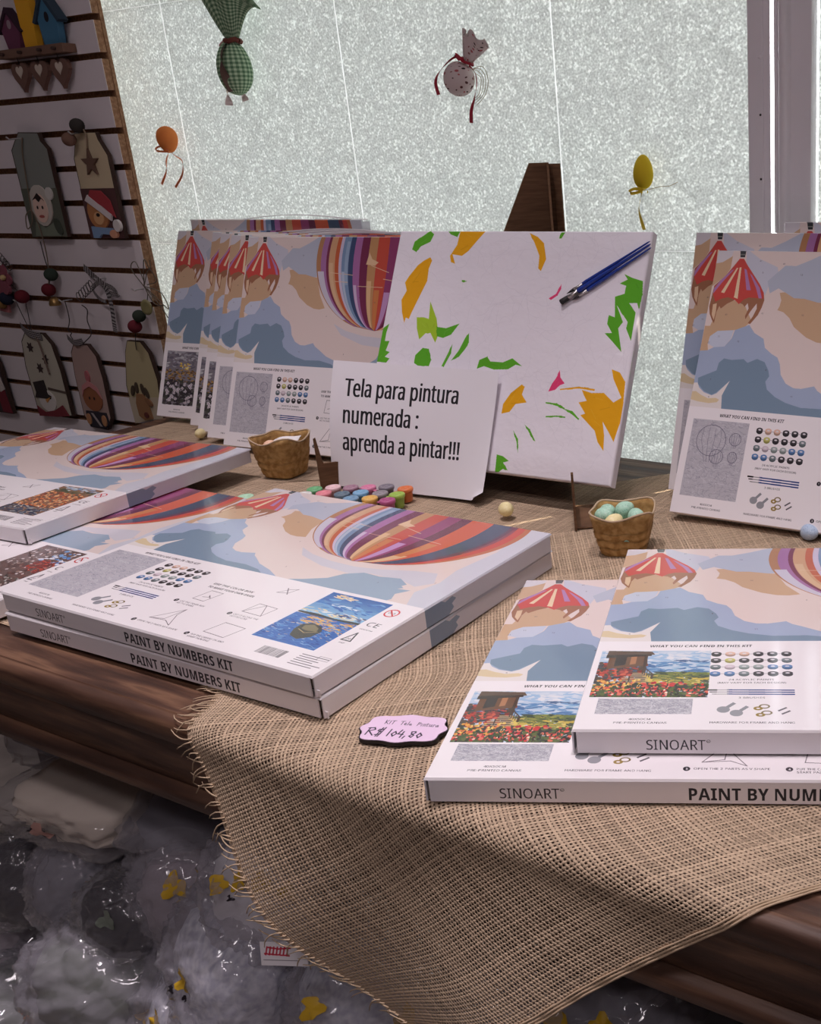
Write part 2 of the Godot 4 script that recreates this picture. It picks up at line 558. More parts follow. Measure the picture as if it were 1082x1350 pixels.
	# marks at the far end
	var no := rgb(206, 60, 66)
	for i in 24:
		var a := TAU * i / 24
		var b := TAU * (i + 1) / 24
		fill_line(img, Vector2(.950 * CW, .660 * CH) + Vector2(cos(a), sin(a)) * 29, Vector2(.950 * CW, .660 * CH) + Vector2(cos(b), sin(b)) * 29, 6.0, no)
	fill_line(img, Vector2(.950 * CW - 20, .660 * CH - 20), Vector2(.950 * CW + 20, .660 * CH + 20), 6.0, no)
	fill_text(img, "0-3", .941 * CW, .959 * CW, .664 * CH, 12.0, ink)
	fill_text(img, "CE", .938 * CW, .970 * CW, .745 * CH, 32.0, ink)
	fill_text(img, "CONFORM", .938 * CW, .972 * CW, .766 * CH, 7.0, ink)
	fill_path(img, uvp([.937, .828, .962, .828, .9495, .785, .937, .828]), 6.0, ink)
	fill_text(img, "20", .9445, .0, .0, 1.0, ink)
	fill_text(img, "20", .944 * CW, .955 * CW, .822 * CH, 11.0, ink)
	fill_text(img, "PAP", .942 * CW, .957 * CW, .845 * CH, 8.0, ink)
	var x := .812 * CW
	var r2 := RandomNumberGenerator.new()
	r2.seed = 5
	while x < .882 * CW:
		var wd := r2.randi_range(1, 4)
		img.fill_rect(Rect2i(int(x), int(.932 * CH), wd, int(.036 * CH)), ink)
		x += wd + r2.randi_range(2, 4)
	for k in 6:
		img.fill_rect(Rect2i(int(.912 * CW), int((.925 + .0095 * k) * CH), int((.045 + r2.randf() * .035) * CW), 4), rgb(90, 84, 92))
	fill_path(img, uvp([.955, .918, .985, .918, .985, .935, .957, .935, .955, .918]), 2.0, fine)
	return img

# a scribbled grey canvas outline inside a rectangle given in uv
func paint_sketch(img: Image, u0: float, v0: float, u1: float, v1: float, balloon: bool) -> void:
	var r := Rect2(u0 * CW, v0 * CH, (u1 - u0) * CW, (v1 - v0) * CH)
	img.fill_rect(Rect2i(r), rgb(188, 184, 192))
	var g := RandomNumberGenerator.new()
	g.seed = 11 if balloon else 12
	for k in 700:
		var p := r.position + Vector2(g.randf(), g.randf()) * r.size
		var pts := [p]
		var w := g.randf() * TAU
		for i in 5:
			w += g.randf_range(-1.0, 1.0)
			p += Vector2(cos(w), sin(w) * 0.6) * g.randf_range(3, 9)
			p = p.clamp(r.position + Vector2(2, 2), r.end - Vector2(2, 2))
			pts.append(p)
		fill_path(img, pts, 1.6, [rgb(150, 148, 160), rgb(164, 162, 174), rgb(210, 208, 214)][k % 3])
	if balloon:
		for b in [[.38, .26, .26, .20], [.52, .46, .12, .09], [.80, .22, .10, .08], [.80, .45, .08, .07]]:
			var c := r.position + Vector2(b[0], b[1]) * r.size
			var pts := ell(c.x, c.y, b[2] * r.size.x, b[3] * r.size.y, 22)
			pts.append(pts[0])
			fill_path(img, pts, 3.0, rgb(112, 108, 124))
			for s in [-.6, -.2, .2, .6]:
				fill_path(img, [c + Vector2(s * b[2] * r.size.x, -b[3] * r.size.y * .8), c + Vector2(s * b[2] * r.size.x * 1.1, 0), c + Vector2(s * .4 * b[2] * r.size.x, b[3] * r.size.y * 1.4)], 2.0, rgb(122, 118, 134))

func dabs(img: Image, r: Rect2, g: RandomNumberGenerator, n: int, v0: float, v1: float, cols: Array, sx: float, sy: float, u0 := 0.0, u1 := 1.0) -> void:
	for k in n:
		var c := r.position + Vector2(g.randf_range(u0, u1), g.randf_range(v0, v1)) * r.size
		var rx := sx * g.randf_range(.5, 1.3)
		var ry := sy * g.randf_range(.5, 1.3)
		var pts := []
		for p in ell(c.x, c.y, rx, ry, 7, g.randf_range(-.4, .4)):
			pts.append((p as Vector2).clamp(r.position, r.end))
		fill_poly(img, pts, cols[g.randi() % cols.size()])

func rp(r: Rect2, flat: Array) -> Array:
	var a := []
	for i in range(0, flat.size(), 2):
		a.append(r.position + Vector2(flat[i], flat[i + 1]) * r.size)
	return a

func paint_picture(img: Image, u0: float, v0: float, u1: float, v1: float, kind: String) -> void:
	var r := Rect2(u0 * CW, v0 * CH, (u1 - u0) * CW, (v1 - v0) * CH)
	var g := RandomNumberGenerator.new()
	g.seed = kind.hash()
	match kind:
		"house":
			img.fill_rect(Rect2i(r), rgb(190, 204, 222))
			dabs(img, r, g, 90, .0, .22, [rgb(222, 222, 228), rgb(160, 188, 218), rgb(206, 214, 226)], 26, 7)
			dabs(img, r, g, 160, .26, .52, [rgb(96, 138, 186), rgb(120, 160, 200), rgb(150, 184, 212), rgb(74, 110, 160)], 26, 5)
			dabs(img, r, g, 10, .22, .25, [rgb(72, 98, 140)], 22, 3, .7, .95)
			dabs(img, r, g, 240, .52, .76, [rgb(196, 170, 76), rgb(150, 146, 70), rgb(96, 104, 56), rgb(216, 190, 96), rgb(64, 70, 42)], 18, 6, .38, 1.0)
			dabs(img, r, g, 120, .48, .58, [rgb(104, 116, 60), rgb(140, 140, 70), rgb(60, 74, 50)], 16, 6, .55, 1.0)
			dabs(img, r, g, 260, .28, .72, [rgb(58, 44, 40), rgb(120, 52, 46), rgb(84, 60, 46), rgb(52, 60, 44), rgb(170, 64, 56), rgb(60, 56, 76)], 12, 8, .0, .42)
			fill_poly(img, rp(r, [.08, .10, .42, .06, .44, .34, .08, .42]), rgb(106, 72, 52))
			fill_poly(img, rp(r, [.14, .14, .24, .12, .24, .32, .14, .36]), rgb(52, 40, 40))
			fill_poly(img, rp(r, [.28, .12, .33, .11, .33, .30, .28, .32]), rgb(176, 120, 84))
			fill_poly(img, rp(r, [.06, .0, .46, .02, .49, .09, .42, .10, .05, .14]), rgb(92, 70, 58))
			fill_poly(img, rp(r, [.05, .10, .46, .08, .46, .12, .05, .17]), rgb(58, 42, 36))
			fill_poly(img, rp(r, [.40, .08, .43, .08, .43, .55, .40, .55]), rgb(70, 48, 38))
			for k in 6:
				fill_poly(img, rp(r, [.27 - .012 * k, .50 + .036 * k, .44 + .008 * k, .50 + .036 * k, .44 + .008 * k, .518 + .036 * k, .27 - .012 * k, .518 + .036 * k]), rgb(186, 158, 124))
			fill_path(img, rp(r, [.40, .36, .50, .52, .50, .62]), 5.0, rgb(70, 48, 38))
			fill_path(img, rp(r, [.22, .40, .30, .56, .30, .68]), 5.0, rgb(70, 48, 38))
			for k in 5:
				fill_path(img, rp(r, [.41 + .02 * k, .38 + .032 * k, .41 + .02 * k, .52 + .024 * k]), 3.0, rgb(84, 58, 44))
			dabs(img, r, g, 150, .44, .56, [rgb(176, 60, 54), rgb(206, 90, 70), rgb(120, 40, 46), rgb(60, 70, 50)], 10, 7, .04, .30)
			dabs(img, r, g, 420, .74, 1.0, [rgb(62, 50, 36), rgb(70, 84, 46), rgb(46, 40, 40), rgb(90, 100, 54)], 14, 9)
			dabs(img, r, g, 130, .70, .97, [rgb(200, 56, 58), rgb(218, 84, 72), rgb(170, 38, 52), rgb(222, 112, 92)], 9, 7)
			dabs(img, r, g, 46, .64, .86, [rgb(226, 166, 76), rgb(232, 196, 110), rgb(216, 132, 64)], 7, 7, .0, .4)
			dabs(img, r, g, 26, .76, .96, [rgb(230, 150, 150), rgb(236, 214, 190)], 6, 5)
			dabs(img, r, g, 90, .72, 1.0, [rgb(52, 62, 40), rgb(70, 84, 46), rgb(40, 36, 34)], 4, 10)
		"boat":
			for k in 40:      # evening sky, deep blue above, pale near the horizon
				var f := k / 39.0
				fill_poly(img, rp(r, [0, f * .44, 1, f * .44, 1, f * .44 + .02, 0, f * .44 + .02]), rgb(46, 92, 166).lerp(rgb(150, 196, 226), f))
			dabs(img, r, g, 60, .04, .30, [rgb(70, 122, 192), rgb(110, 166, 216), rgb(58, 100, 172)], 26, 5)
			dabs(img, r, g, 16, .02, .09, [rgb(226, 196, 150), rgb(236, 216, 180)], 20, 4, .12, .55)
			dabs(img, r, g, 14, .20, .24, [rgb(206, 226, 240)], 16, 3, .3, .7)
			dabs(img, r, g, 40, .34, .43, [rgb(240, 222, 170), rgb(232, 200, 140), rgb(226, 228, 226)], 22, 3)
			dabs(img, r, g, 16, .35, .41, [rgb(76, 88, 130), rgb(96, 106, 146)], 16, 4, .45, 1.0)
			fill_poly(img, rp(r, [.0, .44, .3, .43, .6, .45, 1.0, .43, 1.0, .47, .5, .485, .0, .465]), rgb(52, 48, 46))
			img.fill_rect(Rect2i(int(r.position.x), int(r.position.y + .475 * r.size.y), int(r.size.x), int(.53 * r.size.y)), rgb(62, 108, 182))
			dabs(img, r, g, 110, .49, .66, [rgb(226, 172, 84), rgb(238, 200, 118), rgb(206, 150, 82)], 24, 2.5, .25, .95)
			dabs(img, r, g, 300, .52, .99, [rgb(52, 96, 176), rgb(84, 136, 204), rgb(40, 72, 146), rgb(120, 168, 218)], 16, 2.5)
			dabs(img, r, g, 40, .60, .90, [rgb(196, 214, 232), rgb(226, 196, 140)], 9, 1.5)
			fill_poly(img, rp(r, [.34, .66, .44, .60, .62, .62, .72, .70, .70, .82, .58, .90, .42, .86, .35, .76]), rgb(66, 62, 58))
			fill_poly(img, rp(r, [.40, .66, .50, .62, .62, .66, .66, .72, .52, .74, .42, .72]), rgb(128, 118, 92))
			fill_path(img, rp(r, [.40, .74, .54, .78, .68, .72]), 4.0, rgb(178, 160, 118))
		"village":
			img.fill_rect(Rect2i(r), rgb(112, 92, 88))
			dabs(img, r, g, 520, .0, 1.0, [rgb(74, 56, 54), rgb(150, 126, 116), rgb(96, 66, 60), rgb(206, 196, 196), rgb(56, 50, 52), rgb(130, 80, 70)], 9, 7)
			dabs(img, r, g, 40, .04, .36, [rgb(98, 140, 196), rgb(124, 164, 212), rgb(226, 226, 236)], 14, 9, .5, 1.0)
			dabs(img, r, g, 120, .30, .60, [rgb(150, 62, 56), rgb(176, 80, 66), rgb(120, 50, 50)], 12, 6, .55, 1.0)
			dabs(img, r, g, 140, .78, 1.0, [rgb(60, 74, 60), rgb(44, 52, 50), rgb(206, 200, 196)], 8, 5)
		"town":
			img.fill_rect(Rect2i(r), rgb(150, 110, 84))
			dabs(img, r, g, 40, .0, .14, [rgb(130, 160, 190), rgb(190, 200, 208)], 20, 7)
			dabs(img, r, g, 90, .10, .3, [rgb(76, 88, 66), rgb(104, 110, 76), rgb(60, 70, 56)], 14, 7)
			dabs(img, r, g, 420, .22, .74, [rgb(206, 116, 66), rgb(226, 150, 96), rgb(180, 84, 56), rgb(96, 70, 62), rgb(236, 190, 140), rgb(140, 70, 56)], 9, 8)
			dabs(img, r, g, 240, .74, 1.0, [rgb(50, 66, 92), rgb(70, 90, 116), rgb(36, 46, 66), rgb(150, 150, 150)], 16, 5)
			dabs(img, r, g, 40, .70, .84, [rgb(222, 214, 206), rgb(60, 46, 44)], 9, 4)
		"flowers":
			img.fill_rect(Rect2i(r), rgb(128, 122, 130))
			dabs(img, r, g, 90, .0, .30, [rgb(104, 100, 112), rgb(160, 158, 166), rgb(186, 184, 188), rgb(122, 114, 126)], 26, 9)
			dabs(img, r, g, 18, .22, .34, [rgb(230, 194, 80), rgb(240, 220, 130), rgb(196, 158, 74)], 12, 7, .45, .85)
			dabs(img, r, g, 120, .34, .58, [rgb(150, 112, 62), rgb(180, 140, 78), rgb(116, 86, 58), rgb(88, 76, 62)], 18, 5)
			dabs(img, r, g, 260, .54, 1.0, [rgb(58, 52, 58), rgb(70, 72, 64), rgb(50, 46, 52), rgb(82, 78, 76)], 18, 12)
			for k in 34:      # daisies: petals round a yellow eye
				var c := r.position + Vector2(g.randf_range(.06, .94), g.randf_range(.58, .95)) * r.size
				for i in 6:
					var w := TAU * i / 6 + g.randf()
					fill_poly(img, ell(c.x + cos(w) * 9, c.y + sin(w) * 7, 8, 5, 8, w), [rgb(214, 206, 214), rgb(188, 178, 190)][i % 2])
				fill_poly(img, ell(c.x, c.y, 4, 3, 8), rgb(170, 150, 110))

func paint_front_strip() -> Image:
	var w := 1800
	var h := 86
	var img := Image.create(w, h, false, Image.FORMAT_RGB8)
	img.fill(rgb(238, 231, 235))
	fill_text(img, "SINOART", .1205 * w, .2225 * w, (1 - .0043 / BT) * h, .0116 / BT * h, rgb(40, 36, 44))
	fill_text(img, "R", .2268 * w, .2290 * w, (1 - .0135 / BT) * h, 5.0, rgb(40, 36, 44))
	var c := Vector2(.2279 * w, (1 - .0145 / BT) * h)
	for i in 14:
		var a := TAU * i / 14
		var b := TAU * (i + 1) / 14
		fill_line(img, c + Vector2(cos(a), sin(a)) * 5.5, c + Vector2(cos(b), sin(b)) * 5.5, 1.4, rgb(40, 36, 44))
	fill_text(img, "PAINT BY NUMBERS KIT", .441 * w, .782 * w, (1 - .0038 / BT) * h, .0138 / BT * h, rgb(30, 30, 40), "bold")
	return img

# right-hand side: the picture runs on over the edge (u = 0 at the label end)
func paint_side_strip() -> Image:
	var w := 900
	var h := 56
	var img := Image.create(w, h, false, Image.FORMAT_RGB8)
	img.fill(rgb(238, 231, 235))
	var x0 := int(.397 * w)
	img.fill_rect(Rect2i(x0, 0, w - x0, h), rgb(206, 202, 211))
	fill_poly(img, [Vector2(x0, 0), Vector2(x0 + 62, 0), Vector2(x0 + 76, 10), Vector2(x0 + 104, 4), Vector2(x0 + 118, 16), Vector2(x0 + 100, 26), Vector2(x0 + 106, 40), Vector2(x0 + 84, 56), Vector2(x0, 56)], rgb(134, 148, 168))
	return img

func paint_sign() -> Image:
	var w := 1188
	var h := 840
	var img := Image.create(w, h, false, Image.FORMAT_RGB8)
	img.fill(rgb(238, 234, 240))
	var ink := rgb(34, 30, 36)
	for dx in [-3.0, 0.0, 3.0]:      # a medium-weight condensed face
		fill_text(img, "Tela para pintura", .083 * w + dx, .775 * w + dx, .275 * h, .138 * h, ink)
		fill_text(img, "numerada :", .083 * w + dx, .548 * w + dx, .490 * h, .138 * h, ink)
		fill_text(img, "aprenda a pintar!!!", .083 * w + dx, .812 * w + dx, .705 * h, .138 * h, ink)
	return img

func paint_canvas() -> Image:
	var w := 1250
	var h := 1000
	var img := Image.create(w, h, false, Image.FORMAT_RGB8)
	img.fill(rgb(236, 230, 238))
	var g := RandomNumberGenerator.new()
	g.seed = 31
	for k in 260:      # faint printed outlines
		var p := Vector2(g.randf() * w, g.randf() * h)
		var pts := [p]
		var a := g.randf() * TAU
		for i in 7:
			a += g.randf_range(-.7, .7)
			p += Vector2(cos(a), sin(a)) * g.randf_range(8, 26)
			pts.append(p)
		fill_path(img, pts, 2.0, rgb(228, 222, 231))
	var cols := {"green": rgb(92, 172, 40), "lime": rgb(166, 200, 50), "orange": rgb(232, 166, 22), "pink": rgb(226, 66, 116)}
	for s in CANVAS_PAINT:
		var f: Array = s[1]
		var pts := []
		for i in range(0, f.size(), 2):
			pts.append(Vector2(f[i] * w, f[i + 1] * h))
		fill_poly(img, pts, cols[s[0]])
		var c: Color = cols[s[0]]
		for k in 6:      # brush marks inside the dab
			var q: Vector2 = pts[g.randi() % pts.size()]
			var q2: Vector2 = pts[g.randi() % pts.size()]
			var m := q.lerp(q2, .35)
			if Geometry2D.is_point_in_polygon(m, PackedVector2Array(pts)) and Geometry2D.is_point_in_polygon(q.lerp(q2, .6), PackedVector2Array(pts)):
				fill_line(img, m, q.lerp(q2, .6), 3.0, c.lightened(.08) if k % 2 else c.darkened(.06))
	return img

const CANVAS_PAINT := [
	["green",[0.068,0.085,0.073,0.050,0.109,0.022,0.133,0.001,0.152,0.017,0.142,0.050,0.104,0.071,0.088,0.096]],
	["green",[0.210,0.003,0.262,0.003,0.253,0.028,0.224,0.017]],
	["orange",[0.262,0.003,0.367,0.003,0.341,0.041,0.310,0.089,0.287,0.110,0.246,0.104,0.264,0.145,0.246,0.138,0.237,0.111,0.259,0.062]],
	["orange",[0.546,0.010,0.580,0.026,0.608,0.052,0.627,0.118,0.615,0.168,0.603,0.158,0.599,0.105,0.572,0.052]],
	["green",[0.668,0.006,0.683,0.006,0.672,0.032,0.663,0.032]],
	["orange",[0.164,0.133,0.156,0.168,0.159,0.223,0.133,0.308,0.116,0.364,0.110,0.392,0.095,0.386,0.093,0.411,0.075,0.366,0.062,0.310,0.078,0.268,0.064,0.233,0.076,0.205,0.106,0.155,0.129,0.134,0.154,0.119]],
	["green",[0.306,0.215,0.316,0.215,0.324,0.220,0.315,0.224,0.307,0.222]],
	["lime",[0.143,0.383,0.174,0.382,0.196,0.388,0.189,0.312,0.229,0.386,0.248,0.453,0.241,0.488,0.214,0.448,0.193,0.450,0.171,0.478,0.152,0.431]],
	["green",[0.235,0.420,0.276,0.424,0.328,0.401,0.301,0.450,0.270,0.466,0.243,0.460]],
	["green",[0.001,0.587,-0.004,0.510,0.004,0.439,0.028,0.417,0.022,0.459,0.022,0.494,0.043,0.493,0.034,0.536,0.052,0.541,0.035,0.563,0.057,0.569,0.046,0.588]],
	["green",[0.167,0.581,0.166,0.547,0.192,0.514,0.219,0.516,0.237,0.563,0.232,0.590,0.185,0.591]],
	["green",[0.285,0.586,0.302,0.531,0.314,0.490,0.315,0.530,0.295,0.588]],
	["green",[0.320,0.560,0.345,0.515,0.362,0.460,0.374,0.439,0.380,0.479,0.370,0.507,0.350,0.541]],
	["green",[0.431,0.586,0.435,0.549,0.464,0.533,0.480,0.552,0.530,0.552,0.564,0.533,0.606,0.562,0.581,0.558,0.554,0.579,0.498,0.584,0.458,0.573]],
	["pink",[0.722,0.656,0.731,0.623,0.744,0.597,0.751,0.567,0.758,0.596,0.777,0.619,0.761,0.627,0.746,0.647]],
	["orange",[0.763,0.642,0.831,0.627,0.889,0.632,0.890,0.639,0.832,0.634,0.764,0.646]],
	["orange",[0.844,0.639,0.880,0.648,0.924,0.644,0.963,0.678,0.988,0.657,0.949,0.586,0.938,0.550,0.968,0.560,0.992,0.595,0.997,0.681,0.997,0.754,0.986,0.828,0.964,0.794,0.936,0.754,0.950,0.808,0.956,0.866,0.931,0.835,0.914,0.793,0.854,0.738,0.870,0.730,0.840,0.689,0.868,0.680,0.853,0.657]],
	["green",[0.719,0.699,0.761,0.700,0.794,0.716,0.791,0.721,0.756,0.707,0.720,0.704]],
	["green",[0.793,0.719,0.823,0.725,0.850,0.752,0.849,0.757,0.819,0.735,0.793,0.722]],
	["green",[0.728,0.754,0.768,0.748,0.800,0.749,0.801,0.754,0.769,0.753,0.729,0.759]],
	["green",[0.655,0.796,0.678,0.813,0.706,0.858,0.698,0.855,0.673,0.820]],
	["green",[0.615,0.822,0.640,0.857,0.648,0.911,0.636,0.868]],
	["orange",[0.559,0.761,0.559,0.722,0.582,0.674,0.618,0.636,0.630,0.645,0.625,0.677,0.648,0.707,0.607,0.717,0.589,0.751]],
	["green",[0.574,0.997,0.569,0.927,0.594,0.931,0.619,0.947,0.598,0.956,0.621,0.985,0.602,0.981,0.587,0.996]],
	["pink",[0.663,0.280,0.688,0.260,0.702,0.220,0.704,0.240,0.694,0.267,0.673,0.286]],
	["green",[0.926,0.173,0.956,0.187,0.995,0.199,0.999,0.248,0.997,0.311,0.988,0.286,0.960,0.287,0.988,0.324,0.988,0.435,0.964,0.387,0.966,0.362,0.916,0.295,0.949,0.363,0.936,0.388,0.961,0.480,0.921,0.439,0.891,0.410,0.917,0.408,0.894,0.372,0.895,0.338,0.918,0.346,0.906,0.264,0.938,0.251,0.939,0.219,0.915,0.211,0.941,0.194]]
]

func paint_price_tag() -> Image:
	var w := 700
	var h := 360
	var img := Image.create(w, h, false, Image.FORMAT_RGB8)
	img.fill(rgb(230, 202, 228))
	var ink := rgb(46, 36, 58)
	# handwriting, drawn stroke by stroke: first line small, second line large
	var small := [
		[0, 0, 0, 1], [.5, .05, .02, .5, .55, 1], [.85, .1, .8, 1], [1.1, .08, 1.75, .0], [1.42, .06, 1.35, 1],
		[2.7, .1, 3.4, .0], [3.05, .05, 2.98, 1], [3.5, .75, 3.8, .6, 3.6, .45, 3.45, .8, 3.7, 1, 3.9, .9], [4.15, .0, 4.1, 1], [4.55, .55, 4.35, .75, 4.5, 1, 4.7, .7, 4.75, 1],
		[5.9, .1, 5.8, 1], [5.85, .1, 6.3, .2, 6.2, .5, 5.85, .55], [6.55, .4, 6.5, 1], [6.85, 1, 6.9, .45, 7.2, .5, 7.15, 1], [7.55, .2, 7.5, 1, 7.7, .95], [7.35, .45, 7.8, .4], [8.0, .45, 8.0, .95, 8.3, .9, 8.35, .45, 8.4, 1], [8.65, 1, 8.7, .45, 8.95, .5], [9.4, .5, 9.1, .75, 9.25, 1, 9.5, .6, 9.55, 1]]
	for s in small:
		var pts := []
		for i in range(0, s.size(), 2):
			pts.append(Vector2(175 + s[i] * 46, 78 + s[i + 1] * 48 + s[i] * 3.0))
		fill_path(img, pts, 5.5, ink)
	var big := [
		[.15, .05, .05, 1], [.0, .1, .55, .0, .7, .25, .2, .5, .75, 1.05], [1.5, .15, 1.1, .2, 1.05, .4, 1.45, .55, 1.4, .85, .95, .95], [1.35, -.05, 1.1, 1.15], [1.6, -.1, 1.3, 1.15],
		[2.25, .1, 2.15, 1], [2.75, .35, 2.5, .7, 2.7, 1, 2.95, .65, 2.75, .35], [3.3, .1, 3.1, .65, 3.6, .7], [3.55, .3, 3.45, 1.1], [3.85, .9, 3.75, 1.2],
		[4.65, .2, 4.3, .25, 4.35, .5, 4.65, .7, 4.5, 1, 4.25, .85, 4.7, .35, 4.65, .2], [5.15, .35, 4.95, .7, 5.15, 1, 5.4, .65, 5.15, .35]]
	for s in big:
		var pts := []
		for i in range(0, s.size(), 2):
			pts.append(Vector2(75 + s[i] * 84, 178 + s[i + 1] * 92 + s[i] * 5.0))
		fill_path(img, pts, 11.0, ink)
	return img

# burlap: threads going over and under, with holes between them
func paint_burlap() -> Array:
	var th := 40
	var px := 16
	var n := th * px
	var g := RandomNumberGenerator.new()
	g.seed = 77
	var wu := []
	var wv := []
	var cu := []
	var cv := []
	var ou := []
	var ov := []
	for i in th:
		wu.append(g.randf_range(.50, .74))
		wv.append(g.randf_range(.50, .74))
		cu.append(g.randf_range(-.10, .10))
		cv.append(g.randf_range(-.10, .10))
		ou.append(g.randf_range(-.08, .08))
		ov.append(g.randf_range(-.08, .08))
	var fn := FastNoiseLite.new()
	fn.frequency = 0.02
	fn.seed = 4
	var slub := fn.get_seamless_image(n, n)
	fn.frequency = 0.25
	var fib := fn.get_seamless_image(n, n)
	var col := PackedByteArray()
	col.resize(n * n * 4)
	var hgt := PackedByteArray()
	hgt.resize(n * n)
	var sd := slub.get_data()
	var fd := fib.get_data()
	for y in n:
		var jy := y / px
		var fy: float = (float(y % px) + .5) / px - .5 - ov[jy]
		for x in n:
			var jx := x / px
			var fx: float = (float(x % px) + .5) / px - .5 - ou[jx]
			var s := (sd[y * n + x] / 255.0 - .5) * .5
			var f := (fd[y * n + x] / 255.0 - .5) * .3
			var du: float = absf(fx) / (wu[jx] * (.5 + s * .4))
			var dv: float = absf(fy) / (wv[jy] * (.5 - s * .4))
			var over := (jx + jy) % 2 == 0
			var hu := -1.0
			var hv := -1.0
			if du < 1.0:
				hu = sqrt(1.0 - du * du) * .5 + (.5 if over else .0) * cos(PI * fy)
			if dv < 1.0:
				hv = sqrt(1.0 - dv * dv) * .5 + (.0 if over else .5) * cos(PI * fx)
			var h := maxf(hu, hv)
			var at := (y * n + x)
			if h < 0.0:
				col[at * 4 + 3] = 0
				col[at * 4] = 120
				col[at * 4 + 1] = 92
				col[at * 4 + 2] = 66
				hgt[at] = 0
				continue
			var k: float = 1.0 + (cu[jx] if hu > hv else cv[jy]) + f
			col[at * 4] = clampi(int(188 * k), 0, 255)
			col[at * 4 + 1] = clampi(int(164 * k), 0, 255)
			col[at * 4 + 2] = clampi(int(140 * k), 0, 255)
			col[at * 4 + 3] = 255
			hgt[at] = clampi(int(40 + h * 200), 0, 255)
	return [Image.create_from_data(n, n, false, Image.FORMAT_RGBA8, col), Image.create_from_data(n, n, false, Image.FORMAT_L8, hgt), th]

# rolled, sparkling glass: small cells of thicker and thinner glass
func paint_frost() -> Image:
	var n := 1024
	var a := FastNoiseLite.new()
	a.noise_type = FastNoiseLite.TYPE_CELLULAR
	a.cellular_return_type = FastNoiseLite.RETURN_CELL_VALUE
	a.cellular_jitter = 1.0
	a.frequency = 0.30
	a.seed = 3
	a.fractal_type = FastNoiseLite.FRACTAL_NONE
	var b := FastNoiseLite.new()
	b.frequency = 0.22
	b.seed = 9
	b.fractal_octaves = 2
	var ia := a.get_image(n, n).get_data()
	var ib := b.get_image(n, n).get_data()
	var out := PackedByteArray()
	out.resize(n * n * 3)
	for i in n * n:
		var s := ib[i] / 255.0
		var c := ia[i] / 255.0
		var k := .84 + .26 * (s - .5) + .10 * (c - .5)
		if c > .86:
			k += .085
		out[i * 3] = clampi(int(250 * k), 0, 255)
		out[i * 3 + 1] = clampi(int(252 * k), 0, 255)
		out[i * 3 + 2] = clampi(int(250 * k), 0, 255)
	return Image.create_from_data(n, n, false, Image.FORMAT_RGB8, out)

func paint_gingham(c1: Color, c2: Color, c3: Color, n := 64, cells := 8) -> Image:
	var img := Image.create(n, n, false, Image.FORMAT_RGB8)
	img.fill(c1)
	var s := n / cells
	for j in cells:
		for i in cells:
			var k := int(i % 2 == 0) + int(j % 2 == 0)
			img.fill_rect(Rect2i(i * s, j * s, s, s), [c1, c2, c3][k])
	return img

func paint_specks(base: Color, cols: Array, n: int, sd: int, sz: float, count: int) -> Image:
	var img := Image.create(n, n, false, Image.FORMAT_RGB8)
	img.fill(base)
	var g := RandomNumberGenerator.new()
	g.seed = sd
	for k in count:
		var c := Vector2(g.randf() * n, g.randf() * n)
		var r := sz * g.randf_range(.4, 1.2)
		fill_poly(img, ell(c.x, c.y, r, r * g.randf_range(.5, 1.0), 7, g.randf() * PI), cols[g.randi() % cols.size()])
	return img

